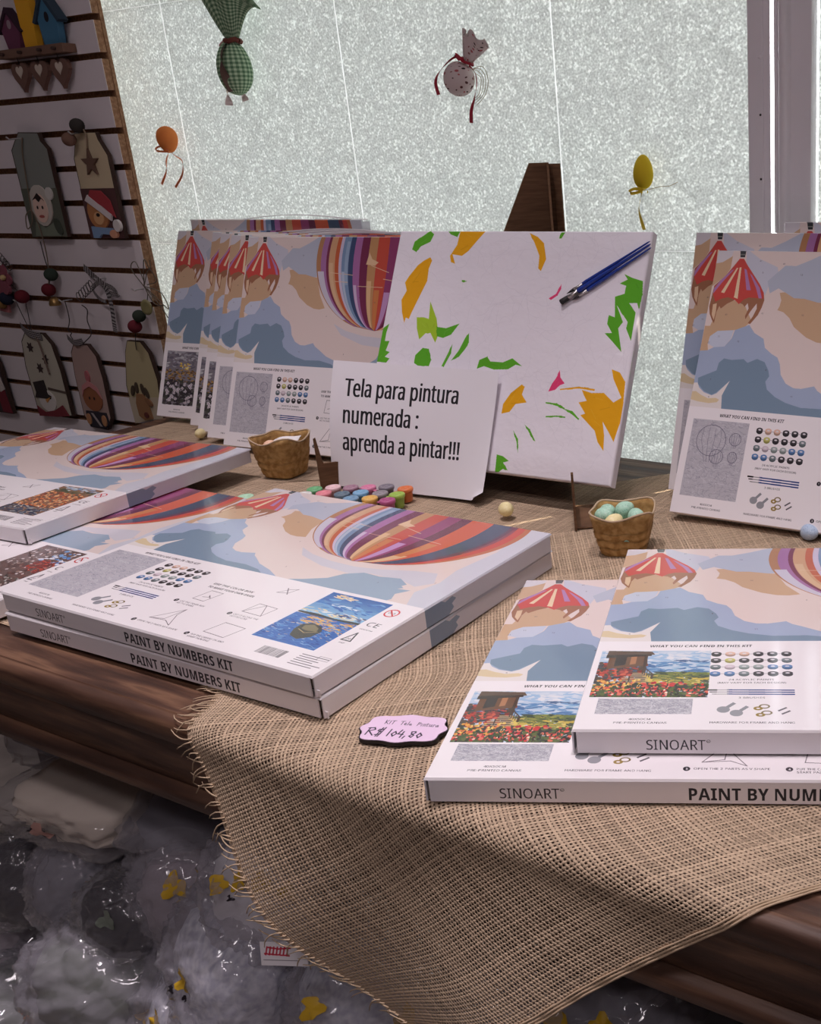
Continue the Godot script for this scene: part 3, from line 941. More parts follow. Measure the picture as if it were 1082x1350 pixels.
func make_materials() -> void:
	mat.cardboard_white = plain(rgb(238, 231, 235), .42, .45)
	mat.inner = plain(rgb(176, 166, 160), .9, .3)
	var base := paint_cover_base()
	var kinds := {"boat": null, "house": null, "sketch": null, "flowers": null, "village": null, "town": null}
	for k in kinds:
		var im: Image = base.duplicate()
		match k:
			"house":
				paint_sketch(im, .030, .876, .200, .940, false)
				paint_picture(im, .012, .652, .226, .869, "house")
				paint_picture(im, .745, .620, .922, .90, "boat")
			"flowers":
				paint_picture(im, .022, .648, .202, .936, "flowers")
				paint_picture(im, .745, .620, .922, .90, "flowers")
			"sketch":
				paint_sketch(im, .022, .648, .202, .936, true)
				paint_picture(im, .745, .620, .922, .90, "town")
			_:
				paint_sketch(im, .018, .645, .205, .936, false)
				paint_picture(im, .745, .618, .923, .902, k)
		var m := tex_mat(im, .22, .5)
		m.clearcoat_enabled = true
		m.clearcoat = .7
		m.clearcoat_roughness = .10
		mat["cover_" + k] = m
	mat.front = tex_mat(paint_front_strip(), .42, .45)
	mat.side = tex_mat(paint_side_strip(), .42, .45)
	mat.sign = tex_mat(paint_sign(), .75, .4)
	mat.sign.backlight_enabled = true
	mat.sign.backlight = Color(.25, .25, .25)
	mat.canvas = tex_mat(paint_canvas(), .8, .35)
	var wv := FastNoiseLite.new()
	wv.frequency = .08
	mat.canvas.heightmap_enabled = true
	mat.canvas.heightmap_texture = noise_tex(.02, [Color.BLACK, Color.WHITE], [0, 1], FastNoiseLite.TYPE_SIMPLEX, 5, 512, 8)
	mat.canvas.heightmap_scale = .05
	mat.canvas_edge = plain(rgb(236, 230, 238), .8, .35)
	mat.price = tex_mat(paint_price_tag(), .5, .5)
	mat.black = plain(rgb(34, 30, 32), .6)
	var bl := paint_burlap()
	var m := tex_mat(bl[0], .95, .2)
	m.transparency = BaseMaterial3D.TRANSPARENCY_ALPHA_SCISSOR
	m.alpha_scissor_threshold = .5
	m.heightmap_enabled = true
	m.heightmap_texture = ImageTexture.create_from_image(bl[1])
	m.heightmap_scale = .13
	var per: float = 1.0 / (bl[2] * .0038)
	m.uv1_scale = Vector3(per, per, 1)
	mat.burlap = m
	mat.jute = plain(rgb(188, 164, 138), .95, .2)
	# wood of the table: long brown grain
	var w := plain(Color.WHITE, .5, .45)
	w.albedo_texture = noise_tex(.006, [rgb(46, 30, 24), rgb(80, 54, 42), rgb(118, 86, 66), rgb(72, 48, 37)], [0, .42, .72, 1], FastNoiseLite.TYPE_SIMPLEX_SMOOTH, 6, 1024, 21)
	w.uv1_triplanar = true
	w.uv1_scale = Vector3(.55, 6.0, 6.0)
	w.heightmap_enabled = true
	w.heightmap_texture = noise_tex(.02, [Color.BLACK, Color.WHITE], [.3, .7], FastNoiseLite.TYPE_SIMPLEX, 5, 512, 22)
	w.heightmap_scale = .03
	mat.wood = w
	mat.kraft = plain(Color.WHITE, .85, .3)
	mat.kraft.albedo_texture = noise_tex(.05, [rgb(96, 70, 52), rgb(118, 88, 66)], [.2, .8], FastNoiseLite.TYPE_SIMPLEX, 4, 256, 31)
	mat.kraft.uv1_triplanar = true
	mat.kraft.uv1_scale = Vector3(1.5, 9, 1.5)
	mat.veneer = plain(Color.WHITE, .8, .3)
	mat.veneer.albedo_texture = noise_tex(.03, [rgb(150, 112, 66), rgb(184, 146, 94), rgb(198, 162, 110)], [.2, .55, .9], FastNoiseLite.TYPE_SIMPLEX, 5, 256, 32)
	mat.veneer.uv1_triplanar = true
	mat.veneer.uv1_scale = Vector3(8, 8, 8)
	# window
	var fr := tex_mat(paint_frost(), .45, .4)
	fr.backlight_enabled = true
	fr.backlight = Color(.62, .62, .62).linear_to_srgb()
	fr.uv1_scale = Vector3(.85, .85, 1)
	mat.frost = fr
	mat.joint = plain(rgb(250, 250, 250), .5, .4)
	mat.joint.backlight_enabled = true
	mat.joint.backlight = Color.WHITE
	mat.frame = plain(rgb(226, 221, 226), .45, .5)
	mat.laminate = plain(rgb(226, 217, 220), .55, .4)
	mat.mdf = plain(Color.WHITE, .9, .3)
	mat.mdf.albedo_texture = noise_tex(.06, [rgb(140, 104, 78), rgb(170, 132, 102)], [.2, .8], FastNoiseLite.TYPE_SIMPLEX, 4, 256, 33)
	mat.mdf.uv1_triplanar = true
	mat.mdf.uv1_scale = Vector3(6, 6, 6)
	mat.wall = plain(rgb(150, 143, 143), .9, .3)
	mat.floor = plain(Color.WHITE, .5, .4)
	mat.floor.albedo_texture = noise_tex(.02, [rgb(112, 104, 100), rgb(136, 128, 122)], [.2, .8], FastNoiseLite.TYPE_SIMPLEX, 4, 256, 34)
	mat.floor.uv1_triplanar = true
	mat.ceiling = plain(rgb(222, 220, 220), .9, .3)
	mat.metal = plain(rgb(206, 204, 204), .3, .6, .6)
	mat.wire = plain(rgb(70, 62, 60), .5, .5, .4)
	mat.film = plain(Color(.68, .66, .70, .34), .10, .7)
	mat.film.transparency = BaseMaterial3D.TRANSPARENCY_ALPHA
	mat.film_clear = plain(Color(.7, .68, .7, .16), .10, .6)
	mat.film_clear.transparency = BaseMaterial3D.TRANSPARENCY_ALPHA

# ------------------------------------------------------------------ builders
# the children of a thing were built in world coordinates: give the thing a base of its own
func rebase(o: Node3D, base: Vector3) -> Node3D:
	o.position = base
	for c in o.get_children():
		c.position -= base
	return o

# thin board: front face a, b, c, d (counter-clockwise from outside), thickness behind it
func panel(a: Vector3, b: Vector3, c: Vector3, d: Vector3, th: float, ua := Vector2(0, 1), ub := Vector2(1, 1), uc := Vector2(1, 0), ud := Vector2(0, 0)) -> ArrayMesh:
	var m := MB.new()
	var n := (b - a).cross(d - a).normalized() * th
	m.quad(a, b, c, d, ua, ub, uc, ud)
	m.quad(b - n, a - n, d - n, c - n, ub, ua, ud, uc)
	m.quad(a - n, b - n, b, a, ua, ub, ub, ua)
	m.quad(b - n, c - n, c, b, ub, uc, uc, ub)
	m.quad(c - n, d - n, d, c, uc, ud, ud, uc)
	m.quad(d - n, a - n, a, d, ud, ua, ua, ud)
	return m.done()

var kit_mesh := {}
func make_kit_meshes() -> void:
	var fn := FastNoiseLite.new()
	fn.frequency = 6.0
	fn.seed = 5
	var m := MB.new(true)
	var r := .0012
	var top := func(u: float, v: float) -> Vector3:
		var e := minf(minf(u, 1 - u), minf(v, 1 - v))
		var k := smoothstep(0.0, .12, e)
		return Vector3(lerpf(r, BW - r, u), BT + k * .0007 * fn.get_noise_2d(u * .5, v * .4), lerpf(-r, -BD + r, v))
	m.grid(14, 12, top)
	m.smooth(false)
	var x := [r, BW - r]
	var lo := BT - .0022
	var ps := [Vector3(0, lo, 0), Vector3(BW, lo, 0), Vector3(BW, lo, -BD), Vector3(0, lo, -BD)]
	var qs := [Vector3(r, BT, -r), Vector3(BW - r, BT, -r), Vector3(BW - r, BT, -BD + r), Vector3(r, BT, -BD + r)]
	var us := [Vector2(.002, .997), Vector2(.998, .997), Vector2(.998, .003), Vector2(.002, .003)]
	for i in 4:
		var j := (i + 1) % 4
		m.quad(ps[i], ps[j], qs[j], qs[i], us[i], us[j], us[j], us[i])
	m.quad(ps[3], ps[2], ps[1], ps[0])
	kit_mesh.cover = m.done()
	var g := .0044
	var y1 := BT - .0024
	kit_mesh.front = panel(Vector3(g, .0012, 0), Vector3(BW - g, .0012, 0), Vector3(BW - g, y1, 0), Vector3(g, y1, 0), .0016)
	kit_mesh.back = panel(Vector3(BW - g, .0006, -BD), Vector3(g, .0006, -BD), Vector3(g, y1, -BD), Vector3(BW - g, y1, -BD), .0016)
	kit_mesh.right = panel(Vector3(BW, .0006, -g * .4), Vector3(BW, .0006, -BD + g), Vector3(BW, y1, -BD + g), Vector3(BW, y1, -g * .4), .0016)
	kit_mesh.left = panel(Vector3(0, .0006, -BD + g), Vector3(0, .0006, -g * .4), Vector3(0, y1, -g * .4), Vector3(0, y1, -BD + g), .0016, Vector2(1, 1), Vector2(0, 1), Vector2(0, 0), Vector2(1, 0))
	kit_mesh.tray = box_mesh(Vector3(BW - .03, BT - .0036, BD - .03), 0, Vector3(BW / 2, (BT - .0032) / 2, -BD / 2))
	# little dust tab that peeks out at the corner
	kit_mesh.tab = box_mesh(Vector3(.007, .008, .0012), .0004, Vector3(BW + .0005, .0045, -.0035), Transform3D())
	# bowed tuck flap along the top edge of a leaning box
	var t := MB.new(true)
	var arc := func(u: float, v: float) -> Vector3:
		return Vector3(lerpf(.16, .47, u), lerpf(.004, .016, v), -BD - .0008 - .0085 * sin(PI * u))
	t.grid(18, 1, func(u, v): return arc.call(1.0 - u, v))
	t.grid(18, 1, func(u, v): return arc.call(u, v) + Vector3(0, 0, .001))
	t.grid(18, 1, func(u, v): return arc.call(u, 1.0) + Vector3(0, 0, .001 * (1.0 - v)))
	kit_mesh.tuck = t.done()

func kit_box(kind: String, label: String, group: String, tuck := false) -> Node3D:
	var o := thing("paint_kit_box", label, "box", Vector3.ZERO, group)
	obj("cover", kit_mesh.cover, mat["cover_" + kind], o)
	obj("front_flap", kit_mesh.front, mat.front, o)
	obj("back_flap", kit_mesh.back, mat.cardboard_white, o)
	obj("side_flap", kit_mesh.right, mat.side, o)
	obj("side_flap", kit_mesh.left, mat.side, o)
	obj("tray", kit_mesh.tray, mat.inner, o)
	if tuck:
		obj("tuck_flap", kit_mesh.tuck, mat.cardboard_white, o)
	else:
		obj("dust_tab", kit_mesh.tab, mat.cardboard_white, o)
	return o

func lay(o: Node3D, x: float, y: float, z: float, a: float) -> void:
	o.position = Vector3(x, y, z)
	o.rotation.y = a

func lean(o: Node3D, x: float, z: float, deg: float, a: float) -> void:
	var b := Basis(Vector3.UP, a) * Basis(Vector3.RIGHT, deg_to_rad(90.0 - deg))
	o.basis = b
	o.position = Vector3(x, BT * sin(deg_to_rad(deg)), z) - b * Vector3(0, BT, 0)

# ---- table
func make_table() -> void:
	var x0 := -2.06
	var x1 := .42
	var zb := -1.492
	var o := thing("wooden_table", "dark reddish-brown wooden table with a thick moulded front edge", "table")
	var top_z := FZ - .012
	var n := 5
	for i in n:
		var za := lerpf(top_z, zb, float(i) / n)
		var zc := lerpf(top_z, zb, float(i + 1) / n)
		obj("plank", box_mesh(Vector3(x1 - x0, .03, absf(zc - za) - .0012), .0018, Vector3(0, 0, 0)), mat.wood, o, Vector3((x0 + x1) / 2, -.021, (za + zc) / 2))
	# moulded front edge, swept along the table
	var prof := [Vector2(-.012, -.006), Vector2(-.008, -.0063), Vector2(-.004, -.0078), Vector2(-.0012, -.0105), Vector2(0, -.0145), Vector2(0, -.031), Vector2(-.003, -.035), Vector2(-.0075, -.037)]
	var prof2 := [Vector2(-.0075, -.037), Vector2(-.0085, -.045), Vector2(-.0085, -.088), Vector2(-.0105, -.0905)]
	var prof3 := [Vector2(-.0105, -.0905), Vector2(-.004, -.0935), Vector2(-.0005, -.0965), Vector2(0, -.100), Vector2(0, -.110), Vector2(-.002, -.1125), Vector2(-.03, -.1125)]
	for k in [["edge_moulding", prof], ["front_board", prof2], ["lower_moulding", prof3]]:
		var m := MB.new(true)
		var p: Array = k[1]
		for i in p.size() - 1:
			for s in 12:
				var xa := lerpf(x0, x1, s / 12.0)
				var xb := lerpf(x0, x1, (s + 1) / 12.0)
				m.quad(Vector3(xa, p[i + 1].y, FZ + p[i + 1].x), Vector3(xb, p[i + 1].y, FZ + p[i + 1].x), Vector3(xb, p[i].y, FZ + p[i].x), Vector3(xa, p[i].y, FZ + p[i].x))
		m.smooth(false)
		for xe in [x0, x1]:
			var back := []
			for i in p.size():
				back.append(Vector2(-.03, p[i].y))
			for i in p.size() - 1:
				var a := Vector3(xe, p[i].y, FZ + p[i].x)
				var b := Vector3(xe, p[i + 1].y, FZ + p[i + 1].x)
				var c := Vector3(xe, p[i + 1].y, FZ - .03)
				var d := Vector3(xe, p[i].y, FZ - .03)
				if xe > 0:
					m.quad(a, b, c, d)
				else:
					m.quad(d, c, b, a)
		m.quad(Vector3(x1, p[0].y, FZ - .03), Vector3(x0, p[0].y, FZ - .03), Vector3(x0, p[-1].y, FZ - .03), Vector3(x1, p[-1].y, FZ - .03))
		obj(k[0], m.done(), mat.wood, o)
	obj("back_board", box_mesh(Vector3(x1 - x0, .075, .025), .002), mat.wood, o, Vector3((x0 + x1) / 2, -.074, zb + .02))
	for x in [x0, x1]:
		obj("side_board", box_mesh(Vector3(.025, .075, .88), .002), mat.wood, o, Vector3(x + (.014 if x < 0 else -.014), -.074, -1.01))
		for z in [FZ - .075, zb + .06]:
			obj("leg", box_mesh(Vector3(.08, .742, .08), .004), mat.wood, o, Vector3(x + (.06 if x < 0 else -.06), -.408, z))
	rebase(o, Vector3(-.8, -TABLE_H, -1.0))

# ---- cloth: flat plan (x, s), s running outwards past the table edge, folded over the front
func fold(x: float, s: float, lift: float) -> Vector3:
	var rr := .018
	var ze := FZ + .003 + lift
	var s2 := s + rr * PI / 4
	var bump := .0011 * (sin(x * 31.0 + s * 17.0) + sin(x * 13.0 - s * 29.0))
	if s2 <= 0:
		return Vector3(x, lift - .004 + bump * clampf(-s2 * 20.0, 0, 1) * .5, ze - rr + s2)
	var arc := rr * PI / 2
	if s2 < arc:
		var w := s2 / rr
		return Vector3(x, lift - .004 - rr * (1.0 - cos(w)), ze - rr + rr * sin(w))
	var h := s2 - arc
	var wave := (.5 + .5 * sin(x * 17.0 + 2.0 + h * 4.0)) * .030 * smoothstep(0.0, .2, h) + .012 * smoothstep(.0, .22, h)
	return Vector3(x, lift - .004 - rr - h * .985, ze + wave)

func along(pts: Array, k: float) -> Vector2:
	# smooth curve through points, k in 0..1 by arc length
	var tot := 0.0
	for i in pts.size() - 1:
		tot += pts[i].distance_to(pts[i + 1])
	var want := k * tot
	for i in pts.size() - 1:
		var l: float = pts[i].distance_to(pts[i + 1])
		if want <= l or i == pts.size() - 2:
			var t := clampf(want / l, 0, 1)
			var p0: Vector2 = pts[maxi(i - 1, 0)]
			var p3: Vector2 = pts[mini(i + 2, pts.size() - 1)]
			return (pts[i] as Vector2).cubic_interpolate(pts[i + 1], p0, p3, t)
		want -= l
	return pts[-1]

func path_len(pts: Array) -> float:
	var tot := 0.0
	for i in pts.size() - 1:
		tot += pts[i].distance_to(pts[i + 1])
	return tot

func make_cloths() -> void:
	# back cloth lying flat
	var m := MB.new(true)
	var back := func(u: float, v: float) -> Vector3:
		var x := lerpf(-2.01, .36, u)
		var zr := lerpf(-1.355, -1.44, smoothstep(-.87, -.78, x)) if x > -1.6 else lerpf(-1.40, -1.355, smoothstep(-1.75, -1.6, x))
		var z := lerpf(-.597 + .004 * sin(x * 9), zr + .003 * sin(x * 40.0), v)
		return Vector3(x, -.0048 + .0008 * sin(x * 23.0 + z * 11.0) * sin(z * 19.0), z)
	m.grid(70, 26, back, Vector2(2.37, .82))
	var o := thing("burlap_cloth", "burlap cloth lying flat across the back of the table under the boxes", "cloth")
	obj("weave", m.done(), mat.burlap, o)
	rebase(o, Vector3(-.8, -.005, -1.0))
	# second piece under the leaning boxes
	m = MB.new(true)
	var q := [Vector2(-2.0, -.76), Vector2(-1.12, -1.325), Vector2(-1.10, -1.43), Vector2(-2.0, -1.43)]
	var left := func(u: float, v: float) -> Vector3:
		var a: Vector2 = q[0].lerp(q[1], u)
		var b: Vector2 = q[3].lerp(q[2], u)
		var p := a.lerp(b, v)
		return Vector3(p.x, -.0034 + .0006 * sin(p.x * 27.0) * sin(p.y * 21.0), p.y)
	m.grid(40, 20, left, Vector2(1.0, .5))
	o = thing("burlap_cloth", "small burlap cloth spread under the row of leaning kit boxes by the slatted board", "cloth")
	obj("weave", m.done(), mat.burlap, o)
	rebase(o, Vector3(-1.6, -.004, -1.2))
	# front cloth set cornerwise, its corner hanging over the edge
	var L := [Vector2(-.572, .252), Vector2(-.665, .226), Vector2(-.739, .178), Vector2(-.797, .105), Vector2(-.854, .01), Vector2(-.877, -.047), Vector2(-.926, -.105), Vector2(-1.02, -.225), Vector2(-1.12, -.35)]
	var H := [Vector2(-.572, .252), Vector2(-.458, .182), Vector2(-.374, .11), Vector2(-.301, .05), Vector2(-.244, 0), Vector2(-.204, -.045), Vector2(-.12, -.13), Vector2(.0, -.25), Vector2(.10, -.34)]
	var apex: Vector2 = L[0]
	var ll := path_len(L)
	var hl := path_len(H)
	m = MB.new(true)
	var front := func(u: float, v: float) -> Vector3:
		var p := along(L, v) + along(H, u) - apex
		return fold(p.x, p.y, .0025)
	m.grid(120, 110, front, Vector2(hl, ll))
	o = thing("burlap_cloth", "large burlap cloth laid cornerwise, its frayed corner hanging over the table front", "cloth")
	obj("weave", m.done(), mat.burlap, o)
	# stitched selvedge along the hem
	m = MB.new(true)
	for k in 3:
		var pts := []
		for i in 91:
			var u := i / 90.0
			var p := along(H, u) + Vector2(-.55, -.8) * (.001 + .0028 * k)
			pts.append(fold(p.x, p.y, .0027 + .0005 * sin(i * 1.9 + k)))
		m.tube(pts, .0010, 5)
	obj("selvedge", m.done(), mat.jute, o)
	# frayed threads on the cut edge
	rng.seed = 41
	var cnt := 118
	for i in cnt:
		var v := lerpf(.0, .80, (i + rng.randf() * .6) / cnt)
		var a := along(L, v)
		var dirv := (along(H, .0) - along(H, .08)).normalized()
		var t := Vector2(-.86, .5).lerp(dirv, .3 + .5 * rng.randf()).normalized()
		if a.y > .02:
			t = Vector2(-.92, .42).rotated(rng.randf_range(-.1, .35)).normalized()
		var ln := rng.randf_range(.012, .026)
		var pts := []
		var curl := rng.randf_range(-.6, .6)
		for k in 6:
			var f := k / 5.0
			var p := a - t * .006 + t.rotated(curl * f) * (ln + .006) * f
			pts.append(fold(p.x, p.y, .0030 + .002 * sin(f * PI) * rng.randf()))
		var tm := MB.new(true)
		tm.tube(pts, [.0009, .0009, .0008, .0007, .0006, .0004], 4)
		obj("fringe_thread", tm.done(), mat.jute, o)
	rebase(o, Vector3(-.5, -.02, -.6))

# ---- sign, canvas, easel, brushes
func make_easel_group() -> void:
	var kx := -1.2699
	var kz := -1.1902
	var ky := .046
	var ka := .0301
	var kl := .4533
	var kw := .4983
	var kh := .4021
	var b := Basis(Vector3.UP, ka) * Basis(Vector3.RIGHT, -kl)
	var c := thing("painted_canvas", "stretched white canvas with green and orange paint dabs on cardboard easel", "canvas", Vector3(kx, ky, kz))
	c.basis = b
	var th := .017
	var m := MB.new(true)
	var rr := .004
	var face := func(u: float, v: float) -> Vector3:
		var x := u * kw
		var y := v * kh
		var e := minf(minf(x, kw - x), minf(y, kh - y))
		var dz := 0.0 if e > rr else -(rr - sqrt(maxf(0.0, rr * rr - pow(rr - e, 2))))
		return Vector3(x, y, dz)
	# finer rows near the rim so that the wrapped edge is round
	var us := [0.0, .001, .0025, .005, .009, .1, .3, .5, .7, .9, .991, .995, .9975, .999, 1.0]
	for j in us.size() - 1:
		for i in us.size() - 1:
			var p := [Vector2(us[i], us[j]), Vector2(us[i + 1], us[j]), Vector2(us[i + 1], us[j + 1]), Vector2(us[i], us[j + 1])]
			m.quad(face.call(p[0].x, p[0].y), face.call(p[1].x, p[1].y), face.call(p[2].x, p[2].y), face.call(p[3].x, p[3].y), Vector2(p[0].x, 1 - p[0].y), Vector2(p[1].x, 1 - p[1].y), Vector2(p[2].x, 1 - p[2].y), Vector2(p[3].x, 1 - p[3].y))
	obj("painted_face", m.done(), mat.canvas, c)
	m = MB.new()
	var ps := [Vector3(0, 0, -rr), Vector3(kw, 0, -rr), Vector3(kw, kh, -rr), Vector3(0, kh, -rr)]
	for i in 4:
		var p: Vector3 = ps[i]
		var q: Vector3 = ps[(i + 1) % 4]
		var n := Vector3(0, 0, th - rr)
		m.quad(p - n, q - n, q, p)
	m.quad(ps[1] - Vector3(0, 0, th - rr), ps[0] - Vector3(0, 0, th - rr), ps[3] - Vector3(0, 0, th - rr), ps[2] - Vector3(0, 0, th - rr))
	obj("wrapped_edge", m.done(), mat.canvas_edge, c)
	for k in [[Vector3(kw / 2, .02, -th - .003), Vector3(kw - .02, .035, .006)], [Vector3(kw / 2, kh - .02, -th - .003), Vector3(kw - .02, .035, .006)], [Vector3(.02, kh / 2, -th - .003), Vector3(.035, kh - .08, .006)], [Vector3(kw - .02, kh / 2, -th - .003), Vector3(.035, kh - .08, .006)]]:
		obj("stretcher_bar", box_mesh(k[1], .001), mat.kraft, c, k[0])
	# cardboard easel: two panels folded to a V, hooked at the front
	var e := thing("cardboard_easel", "brown cardboard easel folded to a V behind the white canvas", "easel")
	var spine := Vector3(-1.020, 0, -1.462)
	for side in 2:
		var foot := Vector3(-1.305, 0, -1.130) if side == 0 else Vector3(-.786, 0, -1.128)
		var dx := (foot - spine)
		var ln := dx.length()
		dx = dx.normalized()
		# where the canvas back plane meets this panel, as a run along dx for a height y
		var run := func(y: float) -> float:
			# canvas back plane: z = kz - th' - (y-ky) tan(kl) - (x-kx) tan(ka)
			var zz := kz - (th + .008) / cos(kl) - (y - ky) * tan(kl)
			# spine.z + s dx.z = zz - (spine.x + s dx.x - kx) * tan(ka)
			return (zz - (spine.x - kx) * tan(ka) - spine.z) / (dx.z + dx.x * tan(ka))
		var yt := .512
		var s_top: float = maxf(run.call(yt), .030)
		var poly := [Vector2(0, 0), Vector2(ln, 0), Vector2(ln, .088), Vector2(ln - .004, .090), Vector2(ln - .009, .05), Vector2(ln - .011, ky - .002), Vector2(float(run.call(ky)), ky - .002), Vector2(float(run.call(.40)), .40), Vector2(s_top + .002, yt), Vector2(0, yt)]
		var bas := Basis(dx, Vector3.UP, dx.cross(Vector3.UP))
		var xf := Transform3D(bas, spine)
		obj("easel_panel", prism_mesh(poly, -.0018, .0018, xf), mat.kraft, e)
		# folded strip that stiffens the foot
		var side_n := bas.z * (1.0 if side == 1 else -1.0)
		var f0 := spine + dx * (ln - .006)
		obj("foot_strip", box_mesh(Vector3(.030, .0025, .10), .0006, Vector3.ZERO, Transform3D(Basis(side_n * -1.0, Vector3.UP, side_n.cross(Vector3.UP) * -1.0), f0 - dx * .05 - side_n * .015 + Vector3(0, .0018, 0))), mat.kraft, e)
	var sp := MB.new()
	for k in [[-.012, .004], [.004, .0], [.018, .006]]:
		sp.box(Vector3(k[0], .255, k[1]), Vector3(.013, .51, .004), .0006, Transform3D(Basis(Vector3.UP, .25), spine))
	obj("spine_fold", sp.done(), mat.kraft, e)
	rebase(e, spine)
	# brushes lying across the corner of the canvas
	var bl := plain(rgb(34, 60, 150), .25, .6)
	var fer := plain(rgb(206, 202, 202), .25, .6, .9)
	var kinds := [[Vector2(.718, .298), Vector2(1.006, .056), "flat", "flat blue paintbrush with black bristles lying on the white canvas", .0042], [Vector2(.733, .262), Vector2(1.001, .044), "fine", "thin blue paintbrush on the canvas above the flat brush", .0030], [Vector2(.757, .287), Vector2(1.009, .069), "fine", "thin blue paintbrush on the canvas below the flat brush", .0030]]
	var cxf := Transform3D(b, Vector3(kx, ky, kz))
	for k in kinds:
		var p0 := cxf * Vector3(k[0].x * kw, (1 - k[0].y) * kh, k[4] + .0008)
		var p1 := cxf * Vector3(k[1].x * kw, (1 - k[1].y) * kh, k[4] + .0008)
		var br := thing("paintbrush", k[3], "paintbrush", p0, "brushes on the canvas")
		var d := p1 - p0
		var a := d * .19
		var a2 := d * .09
		var r: float = k[4]
		obj("handle", tube_mesh([a, d * .24, d * .4, d * .7, d * .97, d], [r * .85, r, r * .9, r * .6, r * .42, r * .15], 10), bl, br)
		obj("ferrule", tube_mesh([a2, d * .12, d * .195], [r * .95, r * .75, r * .88], 10), fer, br)
		if k[2] == "flat":
			obj("bristles", tube_mesh([Vector3.ZERO, d * .01, a2], [r * 1.0, r * 1.15, r * .95], 8), mat.black, br)
		else:
			obj("bristles", tube_mesh([Vector3.ZERO, d * .05, a2], [r * .1, r * .6, r * .9], 8), mat.black, br)
	# paper sign leaning on the canvas
	var s := thing("paper_sign", "white paper sign with black handout lettering leaning against the canvas", "sign")
	s.set_meta("label", "white paper sign reading Tela para pintura numerada leaning against the canvas")
	var bl0 := Vector3(-1.296, .0015, -1.150)
	var br0 := Vector3(-.994, .0015, -1.180)
	var tl := Vector3(-1.295, .209, -1.196)
	var tr := Vector3(-1.003, .197, -1.258)
	m = MB.new(true)
	var sheet := func(u: float, v: float) -> Vector3:
		var p := bl0.lerp(br0, u).lerp(tl.lerp(tr, u), v)
		var n := Vector3(.1, .30, .95)
		p += n * (.010 * sin(PI * v) * (1 - u) + .012 * pow(clampf((u - .75) / .25, 0, 1), 2) * pow(1 - v, 2))
		p += n * (.006 * pow(clampf((.25 - u) / .25, 0, 1), 2) * v)
		if u > .93 and v < .07:      # rounded, curled corner
			var k := clampf((u - .93) / .07, 0, 1) * clampf((.07 - v) / .07, 0, 1)
			p += Vector3(-.010 * k, .008 * k, .006 * k)
		return p
	m.grid(40, 28, sheet)
	obj("sheet", m.done(), mat.sign, s)
	rebase(s, bl0)

# ---- small things
func make_pots() -> void:
	var list := [[-1.244, -1.102, rgb(236, 200, 204), "pale pink"], [-1.236, -1.074, rgb(226, 138, 150), "rose pink"], [-1.204, -1.082, rgb(104, 122, 138), "slate blue"], [-1.215, -1.112, rgb(166, 128, 146), "mauve"], [-1.173, -1.070, rgb(120, 156, 186), "dusty blue"], [-1.180, -1.099, rgb(128, 172, 206), "light blue"], [-1.188, -1.124, rgb(216, 130, 164), "bright pink"], [-1.145, -1.083, rgb(226, 178, 96), "honey yellow"], [-1.147, -1.108, rgb(150, 142, 148), "light grey"], [-1.162, -1.138, rgb(128, 122, 132), "dark grey"], [-1.117, -1.114, rgb(160, 192, 84), "lime green"], [-1.111, -1.086, rgb(176, 84, 132), "magenta"], [-1.125, -1.142, rgb(222, 120, 66), "orange"], [-1.266, -1.083, rgb(112, 176, 124), "leaf green"], [-1.262, -1.057, rgb(226, 222, 218), "white"], [-1.344, -1.012, rgb(176, 214, 184), "mint green"]]
	var cup := lathe_mesh([Vector2(0, 0), Vector2(.0092, 0), Vector2(.0098, .001), Vector2(.0112, .016), Vector2(.0112, .0175), Vector2(0, .0175)], 16)
	var lid := lathe_mesh([Vector2(0, .0168), Vector2(.0122, .0168), Vector2(.0126, .018), Vector2(.0126, .0215), Vector2(.0118, .0228), Vector2(.0075, .0228), Vector2(.0065, .0212), Vector2(.003, .0210), Vector2(.002, .0222), Vector2(0, .0222)], 18)
	var tab := box_mesh(Vector3(.007, .0012, .006), .0003, Vector3(.0140, .0178, 0))
	for k in list:
		var where := "beside the flat box stack corner" if k[3] in ["white", "mint green", "leaf green"] else "in front of the paper sign"
		var o := thing("paint_pot", "small %s paint pot with lid %s" % [k[3], where], "paint pot", Vector3(k[0], -.002, k[1]), "acrylic paint pots")
		var c: Color = k[2]
		obj("cup", cup, plain(c.darkened(.12), .3, .5), o)
		obj("lid", lid, plain(c, .35, .5), o)
		obj("hinge_tab", tab, plain(c, .35, .5), o)
		o.rotation.y = fmod(absf(k[0]) * 37.0, TAU)

